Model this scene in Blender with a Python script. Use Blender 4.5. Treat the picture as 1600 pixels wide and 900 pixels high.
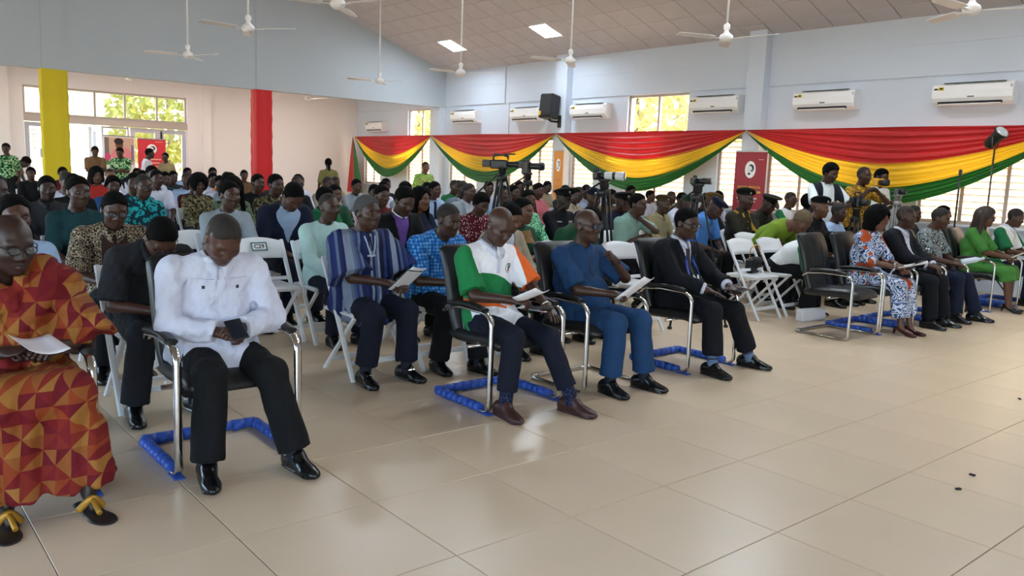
import bpy, math, random
import numpy as np
from math import sin, cos, pi, radians, sqrt
from mathutils import Matrix, Vector

for _o in list(bpy.data.objects):
    bpy.data.objects.remove(_o, do_unlink=True)
SC = bpy.context.scene
COL = SC.collection

# ------------------------------------------------------------------ camera
CAM_H, CAM_F, CAM_YAW, CAM_PITCH, CAM_ROLL = 1.43133, 1264.842, -.8708696, .1421343, .0388644
def cam_axes():
    f = Vector((sin(CAM_YAW)*cos(CAM_PITCH), cos(CAM_YAW)*cos(CAM_PITCH), -sin(CAM_PITCH)))
    r = Vector((cos(CAM_YAW), -sin(CAM_YAW), 0)); u = r.cross(f)
    return r*cos(CAM_ROLL)+u*sin(CAM_ROLL), u*cos(CAM_ROLL)-r*sin(CAM_ROLL), f
_r, _u, _f = cam_axes()
cd = bpy.data.cameras.new('camera'); cam = bpy.data.objects.new('camera', cd); COL.objects.link(cam)
cd.sensor_width = 36; cd.lens = CAM_F*36/1600; cd.clip_start = .05; cd.clip_end = 300
cam.matrix_world = Matrix(((_r.x,_u.x,-_f.x,0),(_r.y,_u.y,-_f.y,0),(_r.z,_u.z,-_f.z,CAM_H),(0,0,0,1)))
SC.camera = cam

# ------------------------------------------------------------------ sky, sun, exposure
W = bpy.data.worlds.new('sky'); SC.world = W; W.use_nodes = True
_n = W.node_tree.nodes; _l = W.node_tree.links; _n.clear()
_bg = _n.new('ShaderNodeBackground'); _wo = _n.new('ShaderNodeOutputWorld'); _sk = _n.new('ShaderNodeTexSky')
_sk.sky_type = 'NISHITA'; _sk.sun_disc = False; _sk.sun_elevation = radians(52); _sk.sun_rotation = radians(60)
_sk.dust_density = 1.0; _sk.air_density = 1.0; _sk.ozone_density = 1.0
_bg.inputs['Strength'].default_value = .42
_l.new(_sk.outputs[0], _bg.inputs['Color']); _l.new(_bg.outputs[0], _wo.inputs['Surface'])
_s = bpy.data.lights.new('sun', 'SUN'); _s.energy = 5.0; _s.angle = radians(2); _s.color = (1, .97, .93)
sun = bpy.data.objects.new('sun', _s); COL.objects.link(sun)
sun.rotation_euler = Vector((-.45, -.62, -1.05)).to_track_quat('-Z', 'Y').to_euler()
SC.view_settings.view_transform = 'Standard'; SC.view_settings.look = 'None'
SC.view_settings.exposure = 1.95; SC.view_settings.gamma = 1.0; SC.view_settings.use_curve_mapping = False

# ------------------------------------------------------------------ helpers
def lin(c):
    if isinstance(c, str):
        c = c.lstrip('#'); c = tuple(int(c[i:i+2], 16)/255 for i in (0, 2, 4))
    return tuple((x/12.92 if x <= .04045 else ((x+.055)/1.055)**2.4) for x in c[:3]) + (1,)

def tag(o, label=None, cat=None, group=None, kind=None):
    if label: o['label'] = label
    if cat: o['category'] = cat
    if group: o['group'] = group
    if kind: o['kind'] = kind
    return o

def empty(name, loc=(0,0,0), rz=0, parent=None):
    o = bpy.data.objects.new(name, None); COL.objects.link(o)
    o.location = loc; o.rotation_euler = (0, 0, rz); o.empty_display_size = .1
    if parent: o.parent = parent
    return o

def link_mesh(name, me, mat=None, parent=None, loc=None, rot=None):
    o = bpy.data.objects.new(name, me); COL.objects.link(o)
    if len(me.materials) == 0: me.materials.append(None)
    if mat is not None:
        if me.materials[0] is None and me.users <= 1: me.materials[0] = mat
        else:
            o.material_slots[0].link = 'OBJECT'; o.material_slots[0].material = mat
    if parent: o.parent = parent
    if loc: o.location = loc
    if rot: o.rotation_euler = rot
    return o

def np_mesh(name, V, Fs, smooth=True):
    """V (n,3) array; Fs list of (m,k) int arrays or list of tuples"""
    me = bpy.data.meshes.new(name)
    if isinstance(Fs, np.ndarray):
        n, k = Fs.shape
        me.vertices.add(len(V)); me.vertices.foreach_set('co', np.asarray(V, np.float32).ravel())
        me.loops.add(n*k); me.loops.foreach_set('vertex_index', Fs.astype(np.int32).ravel())
        me.polygons.add(n); me.polygons.foreach_set('loop_start', np.arange(0, n*k, k, dtype=np.int32))
        try: me.polygons.foreach_set('loop_total', np.full(n, k, dtype=np.int32))
        except Exception: pass
        me.update(calc_edges=True)
    else:
        me.from_pydata([tuple(map(float, v)) for v in V], [], [tuple(int(i) for i in f) for f in Fs]); me.update()
    if smooth: me.polygons.foreach_set('use_smooth', np.ones(len(me.polygons), dtype=bool))
    return me

class MB:
    """collects shapes that together make ONE part"""
    def __init__(s): s.v = []; s.f = []; s.sm = []
    def add(s, v, f, smooth=False):
        n = len(s.v); s.v += [tuple(p) for p in v]; s.f += [tuple(i+n for i in q) for q in f]; s.sm += [smooth]*len(f); return s
    def box(s, c, d, bev=0, R=None):
        hx, hy, hz = d[0]/2, d[1]/2, d[2]/2
        if bev <= 0:
            v = [Vector((x*hx, y*hy, z*hz)) for z in (-1,1) for y in (-1,1) for x in (-1,1)]
            f = [(0,2,3,1),(4,5,7,6),(0,1,5,4),(2,6,7,3),(0,4,6,2),(1,3,7,5)]
        else:
            b = min(bev, hx*.95, hy*.95, hz*.95); v = []; f = []
            idx = {}
            for z in (-1,1):
                for y in (-1,1):
                    for x in (-1,1):
                        for ax in range(3):
                            p = [x*(hx-b), y*(hy-b), z*(hz-b)]
                            p[ax] += (x,y,z)[ax]*b
                            idx[(x,y,z,ax)] = len(v); v.append(Vector(p))
            for ax in range(3):
                o = [a for a in range(3) if a != ax]
                for sg in (-1,1):
                    q = []
                    for a, bb in ((-1,-1),(1,-1),(1,1),(-1,1)):
                        k = [0,0,0]; k[ax] = sg; k[o[0]] = a; k[o[1]] = bb; q.append(idx[(*k, ax)])
                    if (sg > 0) != (ax != 1): q.reverse()
                    f.append(tuple(q))
            for ax in range(3):   # edges along ax
                o = [a for a in range(3) if a != ax]
                for a in (-1,1):
                    for bb in (-1,1):
                        k0 = [0,0,0]; k1 = [0,0,0]; k0[ax] = -1; k1[ax] = 1
                        for k in (k0, k1): k[o[0]] = a; k[o[1]] = bb
                        f.append((idx[(*k0,o[0])], idx[(*k1,o[0])], idx[(*k1,o[1])], idx[(*k0,o[1])]))
            for z in (-1,1):
                for y in (-1,1):
                    for x in (-1,1): f.append(tuple(idx[(x,y,z,a)] for a in range(3)))
        if R is not None: v = [R @ p for p in v]
        c = Vector(c); return s.add([p+c for p in v], f)
    def tube(s, pts, r, n=8, cap=True, closed=False, flat=1.0, up=None, smooth=True):
        """swept tube; r number or list; flat squeezes the section along the frame's second axis"""
        P = [Vector(p) for p in pts]; m = len(P)
        rr = r if isinstance(r, (list, tuple)) else [r]*m
        v = []; f = []; prev = None
        for i in range(m):
            if closed: t = (P[(i+1) % m]-P[i-1]).normalized()
            else: t = (P[min(i+1, m-1)]-P[max(i-1, 0)]).normalized()
            if prev is None:
                a = Vector(up) if up else (Vector((0,0,1)) if abs(t.z) < .9 else Vector((1,0,0)))
            else: a = prev
            a = (a-t*a.dot(t)).normalized(); prev = a; b = t.cross(a)
            for k in range(n):
                an = 2*pi*(k+.5)/n
                v.append(P[i]+a*cos(an)*rr[i]+b*sin(an)*rr[i]*flat)
        for i in range(m if closed else m-1):
            j = (i+1) % m
            for k in range(n): f.append((i*n+k, i*n+(k+1) % n, j*n+(k+1) % n, j*n+k))
        s.add(v, f, smooth)
        if cap and not closed:
            s.f.append(tuple(len(s.v)-len(v)+k for k in reversed(range(n)))); s.sm.append(False)
            s.f.append(tuple(len(s.v)-n+k for k in range(n))); s.sm.append(False)
        return s
    def lathe(s, prof, c=(0,0,0), n=16, R=None, smooth=True):
        c = Vector(c); v = []; f = []
        for (r, z) in prof:
            for k in range(n):
                p = Vector((r*cos(2*pi*k/n), r*sin(2*pi*k/n), z)); v.append(c+(R @ p if R is not None else p))
        for i in range(len(prof)-1):
            for k in range(n): f.append((i*n+k, i*n+(k+1) % n, (i+1)*n+(k+1) % n, (i+1)*n+k))
        f.append(tuple(reversed(range(n)))); f.append(tuple((len(prof)-1)*n+k for k in range(n)))
        return s.add(v, f, smooth)
    def prism(s, poly, y0, y1, T=None):
        """polygon in x,z extruded along y"""
        n = len(poly); v = [Vector((x, y0, z)) for x, z in poly]+[Vector((x, y1, z)) for x, z in poly]
        f = [tuple(range(n)), tuple(reversed(range(n, 2*n)))]+[(i, i+n, (i+1) % n+n, (i+1) % n) for i in range(n)]
        if T is not None: v = [T @ p for p in v]
        return s.add(v, f)
    def grid(s, fn, nu, nv, smooth=True):
        v = [fn(i/nu, j/nv) for j in range(nv+1) for i in range(nu+1)]
        f = [(j*(nu+1)+i, j*(nu+1)+i+1, (j+1)*(nu+1)+i+1, (j+1)*(nu+1)+i) for j in range(nv) for i in range(nu)]
        return s.add(v, f, smooth)
    def mesh(s, name):
        me = bpy.data.meshes.new(name); me.from_pydata([tuple(p) for p in s.v], [], s.f); me.update()
        me.polygons.foreach_set('use_smooth', s.sm); me.materials.append(None); return me
    def build(s, name, mat=None, parent=None, loc=None, rot=None):
        return link_mesh(name, s.mesh(name), mat, parent, loc, rot)

def copy_tree(o, parent=None):
    c = o.copy(); COL.objects.link(c); c.parent = parent
    for ch in list(o.children): copy_tree(ch, c)
    return c

def smooth_path(pts, n=6, closed=False):
    """Catmull-Rom through points"""
    P = [Vector(p) for p in pts]; out = []; m = len(P)
    for i in range(m if closed else m-1):
        if closed: a, b, c, d = P[i-1], P[i], P[(i+1) % m], P[(i+2) % m]
        else: a, b, c, d = P[max(i-1,0)], P[i], P[i+1], P[min(i+2,m-1)]
        for k in range(n):
            t = k/n
            out.append(.5*((2*b)+(c-a)*t+(2*a-5*b+4*c-d)*t*t+(3*b-a-3*c+d)*t**3))
    if not closed: out.append(P[-1])
    return out

def text_mesh(txt, size, parent, mat, loc, rot, name='lettering', align='CENTER', depth=.0008, bold=0):
    cu = bpy.data.curves.new(name, 'FONT'); cu.body = txt; cu.size = size; cu.align_x = align; cu.align_y = 'CENTER'
    cu.extrude = depth; cu.resolution_u = 2; cu.offset = bold
    t = bpy.data.objects.new(name, cu); COL.objects.link(t)
    dg = bpy.context.evaluated_depsgraph_get()
    me = bpy.data.meshes.new_from_object(t.evaluated_get(dg)); me.name = name
    bpy.data.objects.remove(t, do_unlink=True); bpy.data.curves.remove(cu)
    me.materials.clear(); me.materials.append(None)
    return link_mesh(name, me, mat, parent, loc, rot)

# ------------------------------------------------------------------ materials
MATS = {}
def _node(nt, t, **kw):
    n = nt.nodes.new(t)
    for k, v in kw.items(): setattr(n, k, v)
    return n
def mat(name, col, rough=.5, metal=0, spec=.5, bump=0, bscale=60, vary=0, vscale=4, emit=0, sheen=0, coat=0, trans=0, alpha=None, bdist=.01):
    if name in MATS: return MATS[name]
    m = bpy.data.materials.new(name); m.use_nodes = True; nt = m.node_tree; L = nt.links
    b = nt.nodes['Principled BSDF']; out = nt.nodes['Material Output']
    c = lin(col) if isinstance(col, str) or len(col) == 3 else col
    b.inputs['Base Color'].default_value = c; b.inputs['Roughness'].default_value = rough; b.inputs['Metallic'].default_value = metal
    b.inputs['Specular IOR Level'].default_value = spec
    if sheen: b.inputs['Sheen Weight'].default_value = sheen
    if coat: b.inputs['Coat Weight'].default_value = coat; b.inputs['Coat Roughness'].default_value = .08
    tc = None
    if bump or vary: tc = _node(nt, 'ShaderNodeTexCoord')
    if vary:
        no = _node(nt, 'ShaderNodeTexNoise'); no.inputs['Scale'].default_value = vscale; no.inputs['Detail'].default_value = 4
        L.new(tc.outputs['Object'], no.inputs['Vector'])
        hs = _node(nt, 'ShaderNodeHueSaturation'); hs.inputs['Color'].default_value = c
        mr = _node(nt, 'ShaderNodeMapRange'); mr.inputs['From Min'].default_value = .3; mr.inputs['From Max'].default_value = .7
        mr.inputs['To Min'].default_value = 1-vary; mr.inputs['To Max'].default_value = 1+vary
        L.new(no.outputs['Fac'], mr.inputs['Value']); L.new(mr.outputs[0], hs.inputs['Value']); L.new(hs.outputs[0], b.inputs['Base Color'])
    if bump:
        no = _node(nt, 'ShaderNodeTexNoise'); no.inputs['Scale'].default_value = bscale; no.inputs['Detail'].default_value = 3
        L.new(tc.outputs['Object'], no.inputs['Vector'])
        bp = _node(nt, 'ShaderNodeBump'); bp.inputs['Strength'].default_value = bump; bp.inputs['Distance'].default_value = bdist
        L.new(no.outputs['Fac'], bp.inputs['Height']); L.new(bp.outputs[0], b.inputs['Normal'])
    if emit:
        b.inputs['Emission Color'].default_value = c; b.inputs['Emission Strength'].default_value = emit
    if trans:
        tr = _node(nt, 'ShaderNodeBsdfTranslucent'); tr.inputs['Color'].default_value = c
        mx = _node(nt, 'ShaderNodeMixShader'); mx.inputs[0].default_value = trans
        L.new(b.outputs[0], mx.inputs[1]); L.new(tr.outputs[0], mx.inputs[2]); L.new(mx.outputs[0], out.inputs['Surface'])
    MATS[name] = m; return m

def cloth(name, col, rough=.85, bump=.65):
    return mat('cloth_'+name, col, rough, spec=.25, bump=bump, bscale=14, vary=.08, vscale=9, bdist=.02)

def print_mat(name, kind, cols, scale=1.0, rough=.8):
    """printed or woven cloth: the pattern is the dye of the cloth, in object space"""
    key = 'print_'+name
    if key in MATS: return MATS[key]
    m = bpy.data.materials.new(key); m.use_nodes = True; nt = m.node_tree; L = nt.links
    b = nt.nodes['Principled BSDF']; b.inputs['Roughness'].default_value = rough; b.inputs['Specular IOR Level'].default_value = .25
    tc = _node(nt, 'ShaderNodeTexCoord'); co = tc.outputs['Object']
    def ramp(fac, stops, interp='CONSTANT'):
        r = _node(nt, 'ShaderNodeValToRGB'); r.color_ramp.interpolation = interp
        e = r.color_ramp.elements
        while len(e) < len(stops): e.new(.5)
        for el, (p, c) in zip(e, stops): el.position = p; el.color = lin(c)
        L.new(fac, r.inputs[0]); return r.outputs[0]
    def math_(op, a, bb=None, c=None):
        n = _node(nt, 'ShaderNodeMath', operation=op)
        for i, x in enumerate((a, bb, c)):
            if x is None: continue
            if isinstance(x, (int, float)): n.inputs[i].default_value = x
            else: L.new(x, n.inputs[i])
        return n.outputs[0]
    def sep():
        s = _node(nt, 'ShaderNodeSeparateXYZ'); L.new(co, s.inputs[0]); return s.outputs
    def hash2(a, bb):
        cx = _node(nt, 'ShaderNodeCombineXYZ'); L.new(a, cx.inputs[0]); L.new(bb, cx.inputs[1])
        w = _node(nt, 'ShaderNodeTexWhiteNoise', noise_dimensions='3D'); L.new(cx.outputs[0], w.inputs['Vector']); return w.outputs['Value']
    n = len(cols); stops = [(i/n, c) for i, c in enumerate(cols)]
    if kind == 'camo':
        t = _node(nt, 'ShaderNodeTexNoise'); t.inputs['Scale'].default_value = 16*scale; t.inputs['Detail'].default_value = 1.5; L.new(co, t.inputs['Vector'])
        st = [(0, cols[0])]+[(.42+.16*(i-1)/(max(1, n-2)), cols[i]) for i in range(1, n)]
        c = ramp(t.outputs['Fac'], st)
    elif kind == 'batik':
        t = _node(nt, 'ShaderNodeTexVoronoi'); t.feature = 'DISTANCE_TO_EDGE' if n < 3 else 'F1'; t.inputs['Scale'].default_value = 26*scale
        no = _node(nt, 'ShaderNodeTexNoise'); no.inputs['Scale'].default_value = 9*scale; L.new(co, no.inputs['Vector'])
        mx = _node(nt, 'ShaderNodeMix', data_type='VECTOR'); mx.inputs[0].default_value = .10
        L.new(co, mx.inputs[4]); L.new(no.outputs['Color'], mx.inputs[5]); L.new(mx.outputs[1], t.inputs['Vector'])
        if n < 3: c = ramp(t.outputs['Distance'], [(0, cols[1]), (.055, cols[0])])
        else: c = ramp(t.outputs['Distance'], [(0, cols[0]), (.28, cols[1]), (.52, cols[2])]+([(.62, cols[3])] if n > 3 else []))
    elif kind == 'stripes':
        s = sep(); y = math_('ADD', s[1], math_('MULTIPLY', s[0], .35))
        cell = math_('FLOOR', math_('MULTIPLY', y, 48*scale)); h = hash2(cell, math_('MULTIPLY', cell, .37))
        c = ramp(h, stops)
    elif kind == 'check':
        s = sep()
        w1 = math_('PINGPONG', math_('MULTIPLY', s[1], 34*scale), 1); w2 = math_('PINGPONG', math_('MULTIPLY', s[2], 34*scale), 1)
        w3 = math_('PINGPONG', math_('MULTIPLY', s[0], 34*scale), 1)
        f = math_('DIVIDE', math_('ADD', math_('ADD', w1, w2), w3), 3); no = _node(nt, 'ShaderNodeTexNoise'); no.inputs['Scale'].default_value = 30
        L.new(co, no.inputs['Vector']); f = math_('ADD', f, math_('MULTIPLY', math_('SUBTRACT', no.outputs['Fac'], .5), .35))
        c = ramp(f, [(0, cols[0]), (.45, cols[1]), (.66, cols[2])])
    elif kind == 'kente':
        s = sep(); q = math_('ADD', s[1], math_('MULTIPLY', s[0], .8)); a = math_('MULTIPLY', q, 10*scale); bb = math_('MULTIPLY', s[2], 10*scale)
        fa = math_('FRACT', a); fb = math_('FRACT', bb); ia = math_('FLOOR', a); ib = math_('FLOOR', bb)
        par = math_('FLOORED_MODULO', math_('ADD', ia, ib), 2)
        d1 = math_('GREATER_THAN', math_('ADD', fa, fb), 1); d2 = math_('GREATER_THAN', fa, fb)
        tri = math_('ADD', math_('MULTIPLY', par, d1), math_('MULTIPLY', math_('SUBTRACT', 1, par), d2))
        h = hash2(math_('ADD', math_('MULTIPLY', ia, 2), tri), ib)
        f = math_('ADD', math_('MULTIPLY', tri, .5), math_('MULTIPLY', h, .5))
        c = ramp(f, stops)
        th = _node(nt, 'ShaderNodeTexWave', wave_type='BANDS', bands_direction='Z'); th.inputs['Scale'].default_value = 90; L.new(co, th.inputs['Vector'])
        mx = _node(nt, 'ShaderNodeMix', data_type='RGBA'); mx.blend_type = 'MULTIPLY'; mx.inputs[0].default_value = .25
        L.new(c, mx.inputs[6]); L.new(th.outputs['Color'], mx.inputs[7]); c = mx.outputs[2]
    elif kind == 'flecks':
        t = _node(nt, 'ShaderNodeTexVoronoi'); t.inputs['Scale'].default_value = 38*scale; L.new(co, t.inputs['Vector'])
        c = ramp(t.outputs['Distance'], [(0, cols[1]), (.26, cols[0])])
    elif kind == 'polo':     # white yoke, green flank, orange sleeve, a wave of green below (object space of a seated wearer)
        s = sep()
        no = _node(nt, 'ShaderNodeTexNoise'); no.inputs['Scale'].default_value = 7; L.new(co, no.inputs['Vector'])
        zc = math_('ADD', s[2], math_('MULTIPLY', math_('SUBTRACT', no.outputs['Fac'], .5), .06))
        wave = math_('ADD', math_('ADD', .835, math_('MULTIPLY', s[1], -.32)), math_('MULTIPLY', math_('SINE', math_('MULTIPLY', math_('ADD', s[1], .12), 14)), .018))
        base = ramp(zc, [(0, cols[3]), (.60, cols[0]), (.645, cols[1]), (.70, cols[0])])
        lowg = math_('MULTIPLY', math_('LESS_THAN', s[2], wave), math_('GREATER_THAN', s[2], .69))
        mx = _node(nt, 'ShaderNodeMix', data_type='RGBA'); L.new(lowg, mx.inputs[0]); L.new(base, mx.inputs[6]); mx.inputs[7].default_value = lin(cols[2])
        sl = math_('LESS_THAN', s[1], -.185); sr = math_('GREATER_THAN', s[1], .185)
        m2 = _node(nt, 'ShaderNodeMix', data_type='RGBA'); L.new(sl, m2.inputs[0]); L.new(mx.outputs[2], m2.inputs[6]); m2.inputs[7].default_value = lin(cols[2])
        m3 = _node(nt, 'ShaderNodeMix', data_type='RGBA'); L.new(sr, m3.inputs[0]); L.new(m2.outputs[2], m3.inputs[6]); m3.inputs[7].default_value = lin(cols[1])
        c = m3.outputs[2]
    elif kind == 'twotone':  # body one colour, sleeves another
        s = sep(); ab = math_('ABSOLUTE', s[1]); f = math_('GREATER_THAN', ab, .18)
        mx = _node(nt, 'ShaderNodeMix', data_type='RGBA'); L.new(f, mx.inputs[0]); mx.inputs[6].default_value = lin(cols[0]); mx.inputs[7].default_value = lin(cols[1]); c = mx.outputs[2]
    elif kind == 'vest':     # white front panel between dark sides
        s = sep(); ab = math_('ABSOLUTE', s[1]); f = math_('MULTIPLY', math_('LESS_THAN', ab, .085), math_('GREATER_THAN', s[0], .0))
        mx = _node(nt, 'ShaderNodeMix', data_type='RGBA'); L.new(f, mx.inputs[0]); mx.inputs[6].default_value = lin(cols[1]); mx.inputs[7].default_value = lin(cols[0])
        g = math_('GREATER_THAN', ab, .20); m2 = _node(nt, 'ShaderNodeMix', data_type='RGBA'); L.new(g, m2.inputs[0]); L.new(mx.outputs[2], m2.inputs[6]); m2.inputs[7].default_value = lin(cols[0]); c = m2.outputs[2]
    elif kind == 'floral':   # black and white scrolls with orange flames
        t = _node(nt, 'ShaderNodeTexVoronoi'); t.inputs['Scale'].default_value = 20*scale; no = _node(nt, 'ShaderNodeTexNoise'); no.inputs['Scale'].default_value = 12
        L.new(co, no.inputs['Vector']); mx0 = _node(nt, 'ShaderNodeMix', data_type='VECTOR'); mx0.inputs[0].default_value = .12
        L.new(co, mx0.inputs[4]); L.new(no.outputs['Color'], mx0.inputs[5]); L.new(mx0.outputs[1], t.inputs['Vector'])
        rings = math_('FRACT', math_('MULTIPLY', t.outputs['Distance'], 4.2)); base = ramp(rings, [(0, cols[0]), (.52, cols[1]), (.8, cols[3])])
        n2 = _node(nt, 'ShaderNodeTexNoise'); n2.inputs['Scale'].default_value = 5; n2.inputs['Detail'].default_value = 2; L.new(co, n2.inputs['Vector'])
        f = math_('GREATER_THAN', n2.outputs['Fac'], .56)
        mx = _node(nt, 'ShaderNodeMix', data_type='RGBA'); L.new(f, mx.inputs[0]); L.new(base, mx.inputs[6]); mx.inputs[7].default_value = lin(cols[2]); c = mx.outputs[2]
    L.new(c, b.inputs['Base Color'])
    no = _node(nt, 'ShaderNodeTexNoise'); no.inputs['Scale'].default_value = 14; L.new(co, no.inputs['Vector'])
    bp = _node(nt, 'ShaderNodeBump'); bp.inputs['Strength'].default_value = .6; bp.inputs['Distance'].default_value = .02
    L.new(no.outputs['Fac'], bp.inputs['Height']); L.new(bp.outputs[0], b.inputs['Normal'])
    MATS[key] = m; return m
# ------------------------------------------------------------------ common materials
M_wall = mat('wall_paint', '#d0dae8', .75, bump=.05, bscale=40, vary=.02, vscale=1)
M_gable = mat('gable_paint', '#b6c0c8', .75, bump=.05, bscale=40, vary=.02, vscale=1)
M_back = mat('back_paint', '#ece6e6', .75, bump=.05, bscale=40)
M_grout = mat('grout', '#6f5c48', .8)
def tile_material():
    m = mat('floor_tile', '#dfc8a9', .30, spec=.42, vary=.03, vscale=1.6)
    return m
M_tile = tile_material()
M_ceil = mat('ceiling_board', '#c3bcbd', .9, bump=.08, bscale=90, vary=.03, vscale=2)
M_ceilgap = mat('ceiling_joint', '#938b87', .9)
M_white = mat('white_plastic', '#ecebea', .35)
M_acwhite = mat('ac_white', '#eeeef0', .28)
M_black = mat('black_plastic', '#161617', .45)
M_dark = mat('dark_gap', '#1c1d20', .7)
M_chrome = mat('chrome', '#d9d7d2', .16, metal=1)
M_leather = mat('black_leather', '#111214', .38, bump=.15, bscale=120, bdist=.003)
M_chairwhite = mat('chair_resin', '#e4e6ea', .4)
M_tape = mat('blue_tape', '#2c55b4', .45, bump=.5, bscale=40, bdist=.01)
M_frame = mat('window_frame', '#bdb1a8', .5)
M_alu = mat('door_aluminium', '#c9ccd6', .35, metal=.3)
M_paper = mat('paper', '#eceaf0', .7)
M_red = mat('satin_red', '#b9151b', .38, sheen=.3, trans=.20)
M_yellow = mat('satin_yellow', '#ecc62e', .36, sheen=.4, trans=.48)
M_green = mat('satin_green', '#1f6a24', .34, sheen=.3, trans=.28)
M_colyellow = mat('column_yellow_cloth', '#d8c20f', .6, bump=.25, bscale=10, bdist=.02)
M_colred = mat('column_red_cloth', '#c8141b', .6, bump=.25, bscale=10, bdist=.02)
def louvre_glass():
    m = bpy.data.materials.new('frosted_glass'); m.use_nodes = True; nt = m.node_tree; L = nt.links
    b = nt.nodes['Principled BSDF']; b.inputs['Base Color'].default_value = lin('#f3efe8'); b.inputs['Roughness'].default_value = .3
    tr = _node(nt, 'ShaderNodeBsdfTranslucent'); tr.inputs['Color'].default_value = lin('#e3d6c2')
    mx = _node(nt, 'ShaderNodeMixShader'); mx.inputs[0].default_value = .8
    L.new(b.outputs[0], mx.inputs[1]); L.new(tr.outputs[0], mx.inputs[2]); L.new(mx.outputs[0], nt.nodes['Material Output'].inputs['Surface']); return m
M_louvre = louvre_glass()
def clear_glass():
    m = bpy.data.materials.new('clear_glass'); m.use_nodes = True; nt = m.node_tree; L = nt.links
    nt.nodes.remove(nt.nodes['Principled BSDF'])
    tr = _node(nt, 'ShaderNodeBsdfTransparent'); tr.inputs['Color'].default_value = (.95,.96,.95,1); gl = _node(nt, 'ShaderNodeBsdfGlossy'); gl.inputs['Roughness'].default_value = .03
    mx = _node(nt, 'ShaderNodeMixShader'); mx.inputs[0].default_value = .07
    L.new(tr.outputs[0], mx.inputs[1]); L.new(gl.outputs[0], mx.inputs[2]); L.new(mx.outputs[0], nt.nodes['Material Output'].inputs['Surface']); return m
M_glass = clear_glass()

# ------------------------------------------------------------------ room shell
YW, XG, XB = 12.5, -17.8, -22.5          # window wall, gable wall, back wall
X1, Y0 = 8.0, -5.5                        # hall ends beyond the camera
RIDGE_Y, EAVE_Z, SLOPE = 3.5, 3.92, .34
def ceil_z(y): return EAVE_Z+SLOPE*((YW-y) if y >= RIDGE_Y else (y-Y0))

def wall_holes(name, axis, pos, th, a, z, holes, m, extra=None):
    """slab across axis ('x' or 'y') from pos to pos+th, with rectangular holes (a0,a1,z0,z1)"""
    A = sorted({a[0], a[1], *[h[0] for h in holes], *[h[1] for h in holes]}); Z = sorted({z[0], z[1], *[h[2] for h in holes], *[h[3] for h in holes]})
    mb = MB(); solid = {}
    for i in range(len(A)-1):
        for j in range(len(Z)-1):
            ca, cz = (A[i]+A[i+1])/2, (Z[j]+Z[j+1])/2
            solid[i, j] = not any(h[0] < ca < h[1] and h[2] < cz < h[3] for h in holes)
    def P(aa, t, zz): return (pos+t*th, aa, zz) if axis == 'x' else (aa, pos+t*th, zz)
    for (i, j), s in solid.items():
        if not s: continue
        a0, a1, z0, z1 = A[i], A[i+1], Z[j], Z[j+1]
        for t in (0, 1): mb.add([P(a0,t,z0), P(a1,t,z0), P(a1,t,z1), P(a0,t,z1)], [(0,1,2,3)])
        for di, dj, q in ((-1,0,((a0,z0),(a0,z1))),(1,0,((a1,z0),(a1,z1))),(0,-1,((a0,z0),(a1,z0))),(0,1,((a0,z1),(a1,z1)))):
            if not solid.get((i+di, j+dj), False):
                (u0,w0),(u1,w1) = q; mb.add([P(u0,0,w0), P(u1,0,w1), P(u1,1,w1), P(u0,1,w0)], [(0,1,2,3)])
    if extra: extra(mb)
    o = mb.build(name, m); tag(o, kind='structure'); return o

def box_struct(name, lo, hi, m, parent=None, bev=0):
    mb = MB().box([(p+q)/2 for p, q in zip(lo, hi)], [q-p for p, q in zip(lo, hi)], bev)
    o = mb.build(name, m, parent)
    if not parent: tag(o, kind='structure')
    return o

# floor: grout bed with single tiles on it
floor = box_struct('floor', (XB-.3, Y0, -.15), (X1, YW+.25, -.004), M_grout)
TS, TX0, TY0 = .6, -2.8994, 1.7161
def tile_mb(mb, x, y, s=TS, g=.0028, c=.002):
    h = s/2-g/2
    v = [(x-h,y-h,-.006),(x+h,y-h,-.006),(x+h,y+h,-.006),(x-h,y+h,-.006),(x-h,y-h,-c),(x+h,y-h,-c),(x+h,y+h,-c),(x-h,y+h,-c)]
    k = h-c; v += [(x-k,y-k,0),(x+k,y-k,0),(x+k,y+k,0),(x-k,y+k,0)]
    mb.add(v, [(0,1,5,4),(1,2,6,5),(2,3,7,6),(3,0,4,7),(4,5,9,8),(5,6,10,9),(6,7,11,10),(7,4,8,11),(8,9,10,11)])
def cam_proj(x, y, z):
    d = Vector((x, y, z-CAM_H)); w = d.dot(_f)
    return (800+CAM_F*d.dot(_r)/w, 450-CAM_F*d.dot(_u)/w, w) if w > .2 else (None, None, w)
cells = []
for i in range(-34, 19):
    for j in range(-12, 18):
        x, y = TX0+(i+.5)*TS, TY0+(j+.5)*TS
        if not (XB-.2 < x-.3 and x+.3 < X1 and Y0 < y-.3 and y+.3 < YW+.02): continue
        u, v, w = cam_proj(x, y, 0)
        inview = u is not None and -120 < u < 1720 and 380 < v < 1000
        open_floor = x > -5.2
        cells.append((0 if (inview and open_floor) else 1 if inview else 2, w if w > 0 else 99, x, y))
cells.sort()
_t = MB(); tile_mb(_t, 0, 0); tme = _t.mesh('tile'); tme.materials[0] = M_tile
rest = MB()
for k, (a, w, x, y) in enumerate(cells):
    if k < 300: 
        o = link_mesh('tile', tme, None, floor, (x, y, 0))
    else: tile_mb(rest, x, y)
tag(rest.build('tile_field', M_tile, floor), kind='stuff')

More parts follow.
